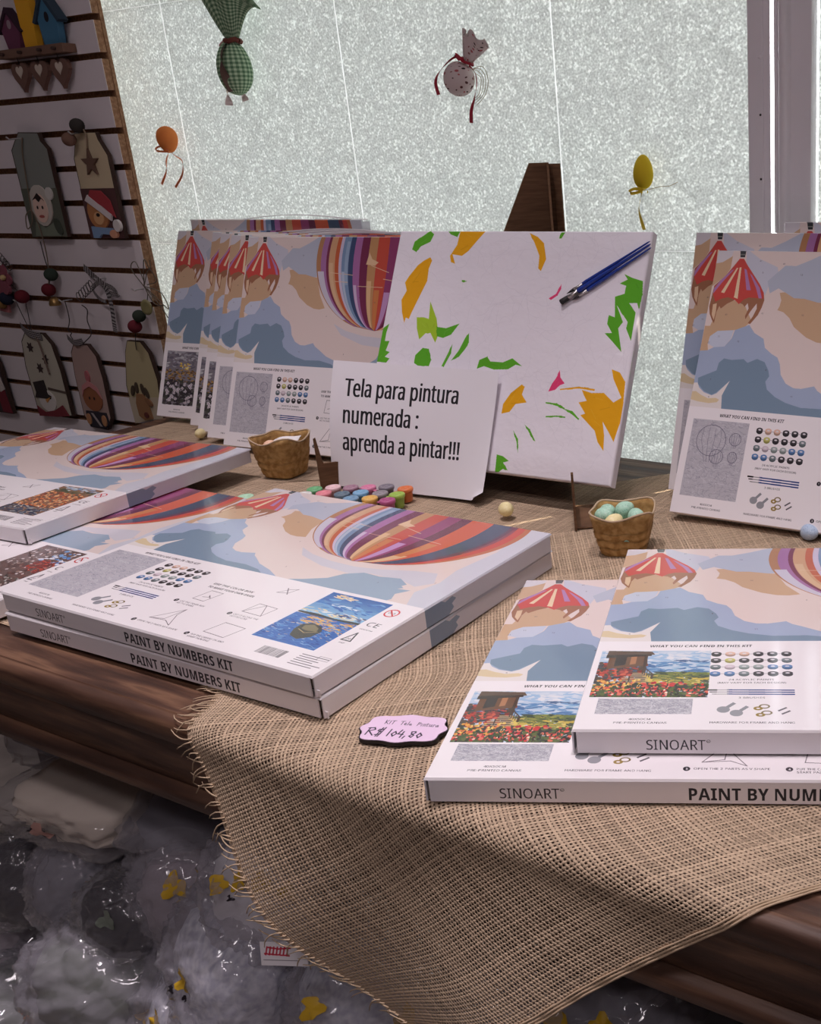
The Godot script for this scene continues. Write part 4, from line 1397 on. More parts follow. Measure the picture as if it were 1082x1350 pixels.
func make_basket(at: Vector3, turn: float, sx: float, sz: float, h: float, label: String) -> Node3D:
	var o := thing("veneer_basket", label, "basket", at, "small veneer baskets")
	o.rotation.y = turn
	var ring := func(w: float, v: float, inset: float) -> Vector3:
		var k := lerpf(.66, 1.0, pow(v, .8))
		var cx := cos(w)
		var cz := sin(w)
		var p := 5.0
		var q := pow(pow(absf(cx), p) + pow(absf(cz), p), -1.0 / p)
		var corner := pow(absf(sin(2.0 * w)), 3.0)
		var y := v * h * (1.0 + .10 * corner * v - .05 * sin(w * 3.0 + 1.0) * v)
		return Vector3(cx * q * (sx / 2 * k - inset), y + (inset * .5 if v < .05 else 0.0), -cz * q * (sz / 2 * k - inset))
	var n := 40
	var m := MB.new(true)
	m.grid(n, 8, func(u, v): return ring.call(u * TAU, v, 0.0), Vector2(1, 1))
	m.grid(n, 8, func(u, v): return ring.call((1.0 - u) * TAU, v, .0018), Vector2(1, 1))
	m.grid(n, 1, func(u, v): return ring.call(u * TAU, 1.0, .0018 * v), Vector2(1, 1))
	obj("wall", m.done(), mat.veneer, o)
	m = MB.new()
	for i in n:
		var a: Vector3 = ring.call(TAU * i / n, 0.0, 0.0)
		var b: Vector3 = ring.call(TAU * (i + 1) / n, 0.0, 0.0)
		m.tri(Vector3(0, .0015, 0), a + Vector3(0, .0015, 0), b + Vector3(0, .0015, 0))
		m.tri(Vector3.ZERO, b, a)
	obj("floor_board", m.done(), mat.veneer, o)
	# overlapping veneer strips plaited round the lower half, and a stitched rim
	for k in 3:
		m = MB.new(true)
		var v0 := .06 + .20 * k
		m.grid(n, 2, func(u, v): return ring.call(u * TAU, v0 + .15 * v + .03 * sin(u * TAU * 8.0), -.0009), Vector2(1, 1))
		obj("plaited_strip", m.done(), mat.veneer, o)
	m = MB.new(true)
	var pts := []
	for i in n + 1:
		pts.append(ring.call(TAU * i / n, 1.0, .0009))
	m.tube(pts, .0016, 5, false)
	obj("rim", m.done(), mat.jute, o)
	return o

func make_egg(called: String, label: String, at: Vector3, r: float, h: float, material: Material, group := "", tilt := Vector3(1.3, 0.4, 0)) -> Node3D:
	# lies on its side unless told otherwise; at = where it touches
	var m := MB.new(true)
	var b := Basis.from_euler(tilt)
	var prof := egg_profile(r, h)
	m.lathe(prof, 18, Transform3D(b, b * Vector3(0, -h / 2, 0)))
	var mesh := m.done()
	var low := 0.0
	for v in mesh.surface_get_arrays(0)[Mesh.ARRAY_VERTEX]:
		low = minf(low, v.y)
	var o := obj(called, mesh, material, self, at - Vector3(0, low, 0))
	tag(o, label, "egg", group)
	return o

func make_small_things() -> void:
	make_pots()
	var cream := tex_mat(paint_specks(rgb(238, 222, 168), [rgb(226, 208, 150), rgb(244, 232, 190)], 128, 3, 3, 160), .45, .5)
	var mint := tex_mat(paint_specks(rgb(172, 212, 190), [rgb(120, 170, 150), rgb(206, 226, 212), rgb(140, 190, 170)], 128, 4, 2.2, 420), .5, .5)
	var blue := tex_mat(paint_specks(rgb(178, 196, 220), [rgb(146, 166, 196), rgb(206, 216, 230)], 128, 5, 2.2, 420), .5, .5)
	var peach := tex_mat(paint_specks(rgb(240, 196, 166), [rgb(226, 176, 146), rgb(246, 216, 196)], 128, 6, 2.5, 200), .5, .5)
	make_egg("candy_egg", "pale yellow candy egg lying on burlap in front of the easel", on_y(668, 681, 0.0), .0118, .028, cream, "", Vector3(1.45, 0.9, 0))
	make_egg("candy_egg", "cream candy egg on burlap at the foot of the leaning kit boxes", on_y(265, 578, -.001), .0105, .024, cream, "", Vector3(1.4, .6, 0))
	make_egg("candy_egg", "speckled pale blue candy egg at the foot of the leaning kit box", on_y(1067, 712, -.001), .0118, .028, blue, "", Vector3(1.45, 1.2, 0))
	var b1 := make_basket(Vector3(-.683, -.0005, -1.095), .35, .086, .078, .058, "square woven veneer basket holding mint and yellow candy eggs")
	for k in [[-.707, .050, -1.084, mint], [-.690, .052, -1.112, mint], [-.664, .050, -1.098, mint], [-.682, .049, -1.070, cream], [-.716, .046, -1.108, mint], [-.688, .026, -1.092, mint], [-.668, .026, -1.080, mint], [-.700, .026, -1.10, mint]]:
		make_egg("candy_egg", "speckled mint candy egg inside the woven basket" if k[3] == mint else "yellow candy egg nestled among mint eggs inside the woven basket", Vector3(k[0], k[1] - .012, k[2]), .0120, .028, k[3], "eggs in the basket", Vector3(1.2, k[0] * 60.0, .2))
	var b2 := make_basket(Vector3(-1.436, -.001, -1.172), .15, .088, .080, .066, "tall crumpled veneer basket with a peach egg beside the flat boxes")
	make_egg("candy_egg", "peach candy egg peeking over the rim of the tall basket", Vector3(-1.450, .038, -1.160), .0125, .03, peach, "", Vector3(1.2, .5, 0))
	make_egg("candy_egg", "cream candy egg hidden low in the tall basket", Vector3(-1.428, .010, -1.178), .0125, .03, cream, "", Vector3(1.4, 1.9, 0))
	var note := MB.new(true)
	note.grid(8, 4, func(u, v): return Vector3(-.026 + .052 * u, .003 * sin(u * 5.0) + .001, .012 - .024 * v), Vector2(1, 1))
	note.grid(8, 4, func(u, v): return Vector3(.026 - .052 * u, .003 * sin((1.0 - u) * 5.0), .012 - .024 * v), Vector2(1, 1))
	var nt := obj("tissue_strip", note.done(), plain(rgb(232, 226, 226), .9), self, Vector3(-1.424, .062, -1.172))
	nt.rotation = Vector3(.2, .5, .22)
	tag(nt, "strip of white tissue paper lying across the top of the tall basket", "tissue")
	# price tag with a scalloped outline
	var pa := on_y(477, 958, .004)
	var pb := on_y(588, 961, .004)
	var ctr := on_y(532, 961, .004)
	var pt := thing("price_tag", "pink scalloped price tag handwritten R$ 104,80 lying on the burlap", "price tag", Vector3(ctr.x, 0.0, ctr.z))
	pt.rotation.y = atan2(-(pb.z - pa.z), pb.x - pa.x)
	var outline := []
	var half := pa.distance_to(pb) / 2
	for i in 72:
		var w := TAU * i / 72
		var q := pow(pow(absf(cos(w)), 3.0) + pow(absf(sin(w)), 3.0), -1.0 / 3.0)
		var k := 1.0 + .055 * cos(w * 8.0)
		outline.append(Vector2(cos(w) * q * half * k, sin(w) * q * .0235 * k))
	var flat := Transform3D(Basis(Vector3(1, 0, 0), Vector3(0, 0, -1), Vector3(0, 1, 0)), Vector3.ZERO)
	obj("backing", prism_mesh(outline, .0004, .0042, flat), mat.black, pt)
	var face := []
	for p in outline:
		face.append(p * .975)
	obj("written_face", prism_mesh(face, .0042, .0048, flat), mat.price, pt)

func make_kits() -> void:
	make_kit_meshes()
	var flat := "kit boxes lying flat"
	lay(kit_box("boat", "lower balloon-cover kit box of the two-box stack beside the price tag", flat), -1.2475, 0, -.5814, .0195)
	lay(kit_box("boat", "upper balloon-cover kit box with boat picture, on the two-box stack by the price tag", flat), -1.2494, BT + .0014, -.5842, .0066)
	lay(kit_box("village", "balloon-cover kit box with village picture, lying under the town-picture box", flat), -1.808, 0, -.582, .004)
	lay(kit_box("town", "balloon-cover kit box with orange town picture, lying on the village-picture box", flat), -1.9619, BT + .0014, -.6934, .0679)
	lay(kit_box("house", "lower balloon-cover kit box with tulip house picture, touching the pink price tag", flat), -.5478, 0, -.5308, .4152)
	lay(kit_box("house", "upper balloon-cover kit box with tulip house picture, lying on its twin", flat), -.4486, BT + .0014, -.6127, .4135)
	var row := "kit boxes leaning beside the canvas"
	lean(kit_box("sketch", "leaning kit box with balloon sketch, foremost of the row behind the tall basket", row), -1.6797, -1.2365, 22.0, .0761)
	lean(kit_box("sketch", "leaning kit box with balloon sketch, second in the row behind the tall basket", row, true), -1.7620, -1.2645, 21.8, .0761)
	lean(kit_box("flowers", "leaning kit box with flower picture, third in the row behind the tall basket", row, true), -1.8270, -1.2925, 21.6, .0761)
	lean(kit_box("flowers", "leaning kit box with flower picture, fourth in the row behind the tall basket", row, true), -1.8870, -1.3205, 21.6, .0761)
	lean(kit_box("flowers", "leaning kit box showing its whole flower picture next to the slatted board", row), -2.0340, -1.3485, 21.5, .0761)
	lean(kit_box("sketch", "kit box standing almost upright against the window behind the leaning row", row, true), -2.050, -1.5285, 1.2, .0)
	var pair := "kit boxes leaning beside the window frame"
	lean(kit_box("sketch", "leaning kit box with balloon sketch above the pale blue candy egg", pair), -.6834, -1.2256, 27.98, .0025)
	lean(kit_box("sketch", "leaning kit box tucked behind the one above the pale blue egg", pair), -.7399, -1.3263, 18.41, .0025)
	lean(kit_box("sketch", "kit box standing hindmost against the window frame, barely showing", pair), -.600, -1.440, 6.0, .0)

# ---- slatted board with hanging ornaments
func make_slat_board() -> void:
	var o := thing("slatwall_board", "white slatted display board with brown edge carrying wooden ornaments", "display board")
	var x0 := -3.2
	var x1 := -2.128
	var zf := -1.46
	var step := .0742
	var gap := .0125
	var y_top := .752 + step * 5
	var hgt := step - gap
	var face := box_mesh(Vector3(x1 - x0, hgt, .0012), .0003)
	var core := box_mesh(Vector3(x1 - x0 - .0004, hgt - .0008, .0150), 0, Vector3(0, 0, -.0081))
	for k in 20:
		var y := y_top - step * k - step / 2
		var b := obj("slat", face, mat.laminate, o, Vector3((x0 + x1) / 2, y, zf - .0006))
		obj("slat_core", core, mat.mdf, b)
	var yb := y_top - step * 20
	obj("backing", box_mesh(Vector3(x1 - x0, y_top - yb, .008), 0), mat.mdf, o, Vector3((x0 + x1) / 2, (y_top + yb) / 2, -1.4805))
	obj("edge_strip", box_mesh(Vector3(.0012, y_top - yb, .0078), 0), mat.mdf, o, Vector3(x1 + .0006, (y_top + yb) / 2, -1.4805))
	# feet down to the floor, behind the slats
	for x in [x0 + .1, x1 - .1]:
		obj("post", box_mesh(Vector3(.06, yb + TABLE_H + .1, .012), .001), mat.mdf, o, Vector3(x, (yb - TABLE_H + .1) / 2, -1.492))
	rebase(o, Vector3((x0 + x1) / 2, -TABLE_H, -1.47))
	make_ornaments()

func part(o: Node3D, called: String, poly: Array, z0: float, z1: float, c: Color, rough := .8) -> MeshInstance3D:
	return obj(called, prism_mesh(poly, z0, z1), plain(c, rough, .35), o)

# wooden tag: dark-stained edge, painted front
func tag_board(o: Node3D, poly: Array, z: float, c: Color) -> void:
	obj("board", prism_mesh(poly, z, z + .0085), plain(rgb(66, 50, 44), .8, .3), o)
	var mid := Vector2.ZERO
	for q in poly:
		mid += q
	mid /= poly.size()
	var inner := []
	for q in poly:
		inner.append(mid + (q - mid) * Vector2(.95, .975))
	obj("painted_front", prism_mesh(inner, z + .0085, z + .009), plain(c, .8, .35), o)

func hook(o: Node3D, x: float, y: float, z0: float, ln: float, drop := .012) -> void:
	obj("hook", tube_mesh([Vector3(x, y, z0), Vector3(x, y, z0 + ln * .7), Vector3(x, y - .002, z0 + ln), Vector3(x, y + drop * .3, z0 + ln + .006)], .0018, 6), mat.metal, o)

func twine(o: Node3D, pts: Array, r := .0011, m: Material = null, called := "twine") -> void:
	var c := Curve3D.new()
	for i in pts.size():
		var t: Vector3 = (pts[mini(i + 1, pts.size() - 1)] - pts[maxi(i - 1, 0)]) / 6.0
		c.add_point(pts[i], -t, t)
	var out := []
	var n := pts.size() * 6
	for i in n + 1:
		out.append(c.samplef(float(i) / n * (pts.size() - 1)))
	obj(called, tube_mesh(out, r, 5), m if m else mat.wire, o)

func ball(o: Node3D, called: String, at: Vector3, r: float, c: Color) -> void:
	var p := []
	for i in 11:
		var w := PI * i / 10
		p.append(Vector2(r * sin(w), -r * cos(w)))
	obj(called, lathe_mesh(p, 14), plain(c, .95, .2), o, at)

# a flat ribbon along points, given width
func ribbon(o: Node3D, pts: Array, wd: float, m: Material, called := "ribbon", wdir := Vector3(1, .1, .4), twist := .8) -> void:
	var c := Curve3D.new()
	for i in pts.size():
		var t: Vector3 = (pts[mini(i + 1, pts.size() - 1)] - pts[maxi(i - 1, 0)]) / 6.0
		c.add_point(pts[i], -t, t)
	var n := pts.size() * 5
	var f := func(u: float, v: float) -> Vector3:
		var p := c.samplef(v * (pts.size() - 1))
		var q := c.samplef(minf(v + .01, 1.0) * (pts.size() - 1)) - c.samplef(maxf(v - .01, 0.0) * (pts.size() - 1))
		var d := wdir.rotated(q.normalized(), twist * sin(v * 5.0)) if q.length() > 1e-6 else wdir
		d = (d - q.normalized() * d.dot(q.normalized())).normalized()
		return p + d * wd * (u - .5)
	var mb := MB.new(true)
	mb.grid(2, n, f, Vector2(1, 6))
	mb.grid(2, n, func(u, v): return f.call(1.0 - u, v) - Vector3(0, 0, .0006), Vector2(1, 6))
	obj(called, mb.done(), m, o)

func zp(u: float, v: float, z := -1.44) -> Vector3:
	return on_z(u, v, z)

func make_ornaments() -> void:
	var zb := -1.450      # back face of the hanging tags
	var gr := "ornaments on the slatted board"
	var gin := tex_mat(paint_gingham(rgb(206, 202, 200), rgb(112, 104, 106), rgb(40, 36, 40)), .9, .2)
	var ink := rgb(46, 36, 34)
	# birdhouses on a small peg shelf
	var o := thing("birdhouse_shelf", "little shelf with purple, yellow and blue birdhouses and three hanging hearts", "ornament", Vector3.ZERO, gr)
	part(o, "shelf", [Vector2(-2.44, .762), Vector2(-2.20, .762), Vector2(-2.20, .779), Vector2(-2.44, .779)], zb - .008, zb + .022, rgb(120, 92, 78))
	for x in [-2.41, -2.345, -2.275, -2.225]:
		obj("peg", tube_mesh([Vector3(x, .770, zb + .022), Vector3(x, .770, zb + .030)], .0035, 8), plain(rgb(66, 46, 40)), o)
	part(o, "purple_house", [Vector2(-2.40, .7795), Vector2(-2.358, .7795), Vector2(-2.345, .822), Vector2(-2.378, .858), Vector2(-2.412, .822)], zb, zb + .014, rgb(110, 62, 86))
	part(o, "roof", [Vector2(-2.424, .812), Vector2(-2.378, .862), Vector2(-2.335, .812), Vector2(-2.341, .810), Vector2(-2.378, .852), Vector2(-2.417, .810)], zb - .002, zb + .018, rgb(60, 40, 54))
	part(o, "entrance_hole", ell(-2.379, .828, .007, .009), zb + .014, zb + .0146, rgb(150, 130, 140))
	part(o, "yellow_house", [Vector2(-2.341, .7795), Vector2(-2.296, .7795), Vector2(-2.290, .92), Vector2(-2.345, .92)], zb, zb + .013, rgb(226, 166, 46))
	part(o, "roof", [Vector2(-2.36, .90), Vector2(-2.318, .955), Vector2(-2.272, .90), Vector2(-2.280, .895), Vector2(-2.318, .942), Vector2(-2.352, .895)], zb - .002, zb + .018, rgb(90, 66, 50))
	part(o, "wooden_heart", [Vector2(-2.330, .905), Vector2(-2.322, .912), Vector2(-2.317, .906), Vector2(-2.311, .911), Vector2(-2.304, .903), Vector2(-2.313, .872)], zb + .013, zb + .017, rgb(96, 84, 84))
	part(o, "blue_house", [Vector2(-2.268, .7795), Vector2(-2.217, .7795), Vector2(-2.210, .832), Vector2(-2.243, .874), Vector2(-2.275, .832)], zb, zb + .015, rgb(70, 116, 146))
	part(o, "roof", [Vector2(-2.288, .824), Vector2(-2.243, .884), Vector2(-2.196, .824), Vector2(-2.204, .820), Vector2(-2.243, .870), Vector2(-2.280, .820)], zb - .002, zb + .019, rgb(50, 66, 80))
	part(o, "entrance_hole", ell(-2.242, .832, .007, .010), zb + .015, zb + .0156, rgb(36, 34, 40))
	for hx in [-2.388, -2.318, -2.246]:
		var heart := []
		for i in 26:
			var w := TAU * i / 26
			heart.append(Vector2(hx + .0019 * 16 * pow(sin(w), 3), .728 + .0021 * (13 * cos(w) - 5 * cos(2 * w) - 2 * cos(3 * w) - cos(4 * w))))
		part(o, "hanging_heart", heart, zb, zb + .009, rgb(116, 88, 78))
		var inner := []
		for p in heart:
			inner.append(Vector2(hx, .735) + (p - Vector2(hx, .728)) * .42)
		part(o, "heart_inlay", inner, zb + .009, zb + .0096, rgb(206, 192, 178))
		twine(o, [Vector3(hx, .762, zb + .008), Vector3(hx, .75, zb + .006), Vector3(hx, .738, zb + .006)], .0009)
	rebase(o, Vector3(-2.32, .762, zb))

	# grey tag with a hooded snow child
	o = thing("wooden_tag", "grey wooden tag painted with a snow child in a fur hood, on a white hook", "ornament", Vector3.ZERO, gr)
	var w1 := [Vector2(-2.449, .612), Vector2(-2.376, .609), Vector2(-2.372, .592), Vector2(-2.353, .574), Vector2(-2.354, .383), Vector2(-2.488, .381), Vector2(-2.491, .574), Vector2(-2.474, .59)]
	tag_board(o, w1, zb, rgb(134, 138, 132))
	part(o, "picture_ground", [Vector2(-2.354, .383), Vector2(-2.488, .381), Vector2(-2.489, .490), Vector2(-2.354, .490)], zb + .009, zb + .0096, rgb(96, 100, 88))
	part(o, "fur_hood", ell(-2.423, .452, .040, .046), zb + .0096, zb + .0125, rgb(196, 190, 180))
	part(o, "face", ell(-2.424, .446, .026, .032), zb + .0125, zb + .0140, rgb(226, 196, 180))
	part(o, "fringe_of_hair", [Vector2(-2.447, .464), Vector2(-2.424, .480), Vector2(-2.402, .462), Vector2(-2.412, .468), Vector2(-2.424, .460), Vector2(-2.434, .468)], zb + .0140, zb + .0148, ink)
	for ex in [-2.433, -2.414]:
		part(o, "eye", ell(ex, .448, .0028, .004, 10), zb + .0140, zb + .0148, ink)
	part(o, "mouth", ell(-2.424, .428, .010, .0035, 12), zb + .0140, zb + .0146, rgb(178, 96, 88))
	part(o, "pompom", ell(-2.382, .478, .013, .014), zb + .0096, zb + .0130, rgb(210, 206, 200))
	part(o, "coat", [Vector2(-2.470, .383), Vector2(-2.372, .384), Vector2(-2.388, .415), Vector2(-2.424, .402), Vector2(-2.458, .415)], zb + .0096, zb + .0118, rgb(120, 128, 112))
	part(o, "sleeve", ell(-2.376, .405, .012, .020, 12, .4), zb + .0096, zb + .0122, rgb(70, 76, 66))
	hook(o, -2.437, .598, -1.462, .050)
	twine(o, [Vector3(-2.432, .600, zb + .012), Vector3(-2.447, .56, zb + .012), Vector3(-2.455, .47, zb + .015), Vector3(-2.462, .42, zb + .016), Vector3(-2.492, .40, zb + .014), Vector3(-2.486, .43, zb + .014), Vector3(-2.455, .44, zb + .016), Vector3(-2.440, .395, zb + .016), Vector3(-2.447, .33, zb + .012), Vector3(-2.470, .268, zb + .010)], .0013, plain(rgb(120, 104, 88)))
	rebase(o, Vector3(-2.42, .381, zb))

	# beige tag with a bear in a red hat
	o = thing("wooden_tag", "beige wooden tag with a brown star and a bear in a red hat", "ornament", Vector3.ZERO, gr)
	tag_board(o, [Vector2(-2.246, .605), Vector2(-2.172, .603), Vector2(-2.168, .588), Vector2(-2.146, .555), Vector2(-2.148, .380), Vector2(-2.268, .381), Vector2(-2.267, .55), Vector2(-2.250, .585)], zb, rgb(196, 180, 150))
	part(o, "picture_ground", [Vector2(-2.148, .380), Vector2(-2.268, .381), Vector2(-2.2675, .487), Vector2(-2.148, .487)], zb + .009, zb + .0096, rgb(84, 56, 56))
	var star := []
	for i in 10:
		var w := TAU * i / 10 + PI / 2
		star.append(Vector2(-2.207, .540) + Vector2(cos(w), sin(w)) * (.030 if i % 2 == 0 else .012))
	part(o, "star", star, zb + .009, zb + .014, rgb(104, 80, 68))
	part(o, "bear_head", ell(-2.218, .436, .036, .036), zb + .0096, zb + .0130, rgb(176, 120, 78))
	part(o, "muzzle", ell(-2.216, .424, .017, .014), zb + .0130, zb + .0150, rgb(206, 158, 112))
	part(o, "nose", ell(-2.215, .431, .006, .004, 10), zb + .0150, zb + .0160, ink)
	part(o, "red_hat", [Vector2(-2.238, .468), Vector2(-2.226, .484), Vector2(-2.190, .482), Vector2(-2.165, .462), Vector2(-2.156, .425), Vector2(-2.168, .432), Vector2(-2.195, .450)], zb + .0130, zb + .0155, rgb(158, 58, 64))
	part(o, "hat_band", [Vector2(-2.250, .462), Vector2(-2.238, .474), Vector2(-2.192, .446), Vector2(-2.166, .432), Vector2(-2.172, .418), Vector2(-2.202, .436)], zb + .0130, zb + .0165, rgb(206, 196, 196))
	part(o, "pompom", ell(-2.158, .408, .012, .013), zb + .0096, zb + .0160, rgb(206, 200, 198))
	part(o, "blue_scarf", [Vector2(-2.250, .406), Vector2(-2.180, .402), Vector2(-2.178, .388), Vector2(-2.220, .390), Vector2(-2.230, .381), Vector2(-2.250, .381)], zb + .0096, zb + .0145, rgb(120, 146, 178))
	part(o, "paw", ell(-2.176, .390, .013, .009), zb + .0096, zb + .0150, rgb(206, 150, 120))
	hook(o, -2.226, .602, -1.462, .040)
	ball(o, "dark_bead", Vector3(-2.212, .617, zb + .020), .0150, rgb(60, 56, 54))
	ball(o, "brown_bead", Vector3(-2.241, .590, zb + .026), .0145, rgb(120, 92, 80))
	twine(o, [Vector3(-2.225, .604, zb + .018), Vector3(-2.236, .618, zb + .02), Vector3(-2.222, .628, zb + .02), Vector3(-2.200, .604, zb + .014), Vector3(-2.207, .57, zb + .012)], .0016, plain(rgb(150, 128, 108)))
	rebase(o, Vector3(-2.205, .380, zb))

	# snowman tag
	o = thing("wooden_tag", "long wooden tag painted with a snowman in a black top hat and red scarf", "ornament", Vector3.ZERO, gr)
	tag_board(o, [Vector2(-2.620, .150), Vector2(-2.548, .150), Vector2(-2.520, .125), Vector2(-2.508, .06), Vector2(-2.506, -.058), Vector2(-2.648, -.068), Vector2(-2.655, .06), Vector2(-2.645, .125)], zb, rgb(190, 184, 168))
	for k in [[-2.612, .112], [-2.592, .060], [-2.560, .085]]:
		var st := []
		for i in 12:
			var w := TAU * i / 12
			st.append(Vector2(k[0], k[1]) + Vector2(cos(w), sin(w)) * (.014 if i % 2 == 0 else .007))
		part(o, "snowflake", st, zb + .009, zb + .0105, rgb(70, 56, 54))
	part(o, "fence_rail", [Vector2(-2.58, .012), Vector2(-2.508, .006), Vector2(-2.508, .000), Vector2(-2.58, .005)], zb + .009, zb + .0098, rgb(96, 82, 74))
	part(o, "top_hat", [Vector2(-2.634, .022), Vector2(-2.590, .030), Vector2(-2.582, -.006), Vector2(-2.570, -.010), Vector2(-2.574, -.018), Vector2(-2.640, -.018), Vector2(-2.630, -.004)], zb + .0098, zb + .0125, rgb(54, 48, 48))
	part(o, "snowman_head", ell(-2.592, -.024, .034, .028), zb + .009, zb + .0115, rgb(214, 208, 202))
	part(o, "carrot_nose", [Vector2(-2.596, -.020), Vector2(-2.572, -.012), Vector2(-2.592, -.028)], zb + .0115, zb + .0135, rgb(206, 146, 84))
	for ex in [-2.602, -2.584]:
		part(o, "eye", ell(ex, -.012, .003, .004, 10), zb + .0115, zb + .0122, ink)
	part(o, "red_scarf", [Vector2(-2.640, -.040), Vector2(-2.610, -.054), Vector2(-2.566, -.046), Vector2(-2.530, -.030), Vector2(-2.512, -.056), Vector2(-2.560, -.062), Vector2(-2.638, -.066)], zb + .0115, zb + .0140, rgb(122, 50, 58))
	ribbon(o, [Vector3(-2.625, .166, zb + .012), Vector3(-2.590, .150, zb + .018), Vector3(-2.548, .142, zb + .012)], .022, gin, "gingham_ribbon", Vector3(.2, 1, .2), .0)
	twine(o, [Vector3(-2.632, .232, zb + .006), Vector3(-2.612, .19, zb + .008), Vector3(-2.586, .152, zb + .012), Vector3(-2.584, .19, zb + .01), Vector3(-2.588, .232, zb + .006)], .0010)
	twine(o, [Vector3(-2.57, .148, zb + .013), Vector3(-2.56, .11, zb + .013), Vector3(-2.552, .048, zb + .013)], .0022, plain(rgb(120, 100, 90)))
	hook(o, -2.610, .228, -1.462, .028)
	rebase(o, Vector3(-2.58, -.068, zb))

	# gingerbread tag
	o = thing("wooden_tag", "narrow rosy wooden tag painted with a gingerbread baker", "ornament", Vector3.ZERO, gr)
	tag_board(o, [Vector2(-2.430, .132), Vector2(-2.376, .132), Vector2(-2.352, .106), Vector2(-2.345, .05), Vector2(-2.350, -.05), Vector2(-2.372, -.08), Vector2(-2.440, -.078), Vector2(-2.457, -.05), Vector2(-2.456, .05), Vector2(-2.449, .108)], zb, rgb(176, 150, 142))
	part(o, "gingerbread_head", ell(-2.402, -.004, .036, .030), zb + .009, zb + .0115, rgb(150, 96, 66))
	part(o, "icing_bonnet", [Vector2(-2.438, .0), Vector2(-2.430, .028), Vector2(-2.402, .042), Vector2(-2.372, .028), Vector2(-2.362, .0), Vector2(-2.378, .018), Vector2(-2.402, .028), Vector2(-2.426, .018)], zb + .0115, zb + .0130, rgb(196, 132, 132))
	part(o, "bow_loop", ell(-2.402, .052, .008, .015, 14), zb + .009, zb + .0125, rgb(176, 104, 108))
	for ex in [-2.412, -2.394]:
		part(o, "eye", ell(ex, -.002, .003, .004, 10), zb + .0115, zb + .0122, ink)
	part(o, "dark_apron", [Vector2(-2.440, -.036), Vector2(-2.362, -.036), Vector2(-2.358, -.064), Vector2(-2.376, -.077), Vector2(-2.432, -.076), Vector2(-2.444, -.06)], zb + .009, zb + .0118, rgb(50, 46, 54))
	for k in [-2.432, -2.372]:
		part(o, "paw", ell(k, -.056, .009, .014, 14), zb + .0118, zb + .0140, rgb(178, 128, 92))
	part(o, "apron_strap", [Vector2(-2.420, -.04), Vector2(-2.412, -.04), Vector2(-2.386, -.072), Vector2(-2.394, -.072)], zb + .0118, zb + .0126, rgb(160, 150, 150))
	twine(o, [Vector3(-2.428, .236, zb + .006), Vector3(-2.424, .19, zb + .008), Vector3(-2.432, .165, zb + .012), Vector3(-2.418, .158, zb + .014), Vector3(-2.428, .150, zb + .012), Vector3(-2.410, .128, zb + .012)], .0012)
	twine(o, [Vector3(-2.400, .128, zb + .012), Vector3(-2.372, .14, zb + .014), Vector3(-2.345, .16, zb + .012), Vector3(-2.352, .19, zb + .01), Vector3(-2.346, .215, zb + .008), Vector3(-2.362, .226, zb + .008)], .0012)
	ribbon(o, [Vector3(-2.440, .148, zb + .014), Vector3(-2.412, .136, zb + .018), Vector3(-2.382, .14, zb + .014)], .016, gin, "gingham_bow", Vector3(.2, 1, .2), .0)
	hook(o, -2.428, .234, -1.462, .026)
	rebase(o, Vector3(-2.40, -.080, zb))

	# long gingham bow hung on a wire
	o = thing("gingham_bow", "black and white gingham ribbon bow with coiled wire hanging on the slats", "ornament", Vector3.ZERO, gr)
	ribbon(o, [zp(110, 352), zp(124, 365), zp(138, 378), zp(146, 400), zp(150, 425), zp(152, 438)], .021, gin, "ribbon_tail", Vector3(1, .35, .2), .0)
	ribbon(o, [zp(130, 372), zp(122, 380), zp(130, 393), zp(140, 398)], .010, gin, "ribbon_loop", Vector3(.6, 1, .2), .0)
	ribbon(o, [zp(134, 374), zp(148, 380), zp(154, 388), zp(142, 386)], .014, gin, "ribbon_loop", Vector3(.4, 1, .2), .0)
	var coil := []
	for i in 60:
		var f := i / 59.0
		var p := zp(lerpf(103, 122, f), lerpf(393, 374, f))
		coil.append(p + Vector3(cos(f * TAU * 6.0) * .010, sin(f * TAU * 6.0) * .012, 0))
	obj("coiled_wire", tube_mesh(coil, .0010, 5), mat.wire, o)
	var ctrp := zp(128, 368)
	hook(o, ctrp.x, ctrp.y, -1.462, .022)
	rebase(o, zp(140, 440))

	# reindeer tag
	o = thing("wooden_tag", "olive-beige wooden tag painted with a reindeer, beside the slatted board's edge", "ornament", Vector3.ZERO, gr)
	tag_board(o, [Vector2(-2.222, .150), Vector2(-2.174, .150), Vector2(-2.152, .125), Vector2(-2.140, .06), Vector2(-2.150, -.03), Vector2(-2.258, -.052), Vector2(-2.262, .04), Vector2(-2.238, .122)], zb, rgb(176, 164, 128))
	part(o, "snow_ground", [Vector2(-2.258, -.052), Vector2(-2.150, -.03), Vector2(-2.147, .02), Vector2(-2.2615, .012)], zb + .009, zb + .0096, rgb(186, 172, 150))
	for a in [[-2.238, .030], [-2.222, .038], [-2.200, .036], [-2.188, .028]]:
		part(o, "antler", ell(a[0], a[1], .006, .014, 10, (a[0] + 2.212) * 14.0), zb + .0096, zb + .0120, rgb(74, 62, 50))
	part(o, "reindeer_head", [Vector2(-2.226, .024), Vector2(-2.200, .024), Vector2(-2.188, -.006), Vector2(-2.184, -.034), Vector2(-2.214, -.040), Vector2(-2.232, -.030), Vector2(-2.234, .0)], zb + .0096, zb + .0125, rgb(144, 106, 74))
	part(o, "ear", ell(-2.186, .006, .014, .007, 12, -.6), zb + .0096, zb + .0130, rgb(130, 94, 66))
	part(o, "nose", ell(-2.202, -.026, .008, .007, 12), zb + .0125, zb + .0145, rgb(96, 50, 44))
	ball(o, "red_pompom", Vector3(-2.170, .186, zb + .016), .0150, rgb(100, 40, 48))
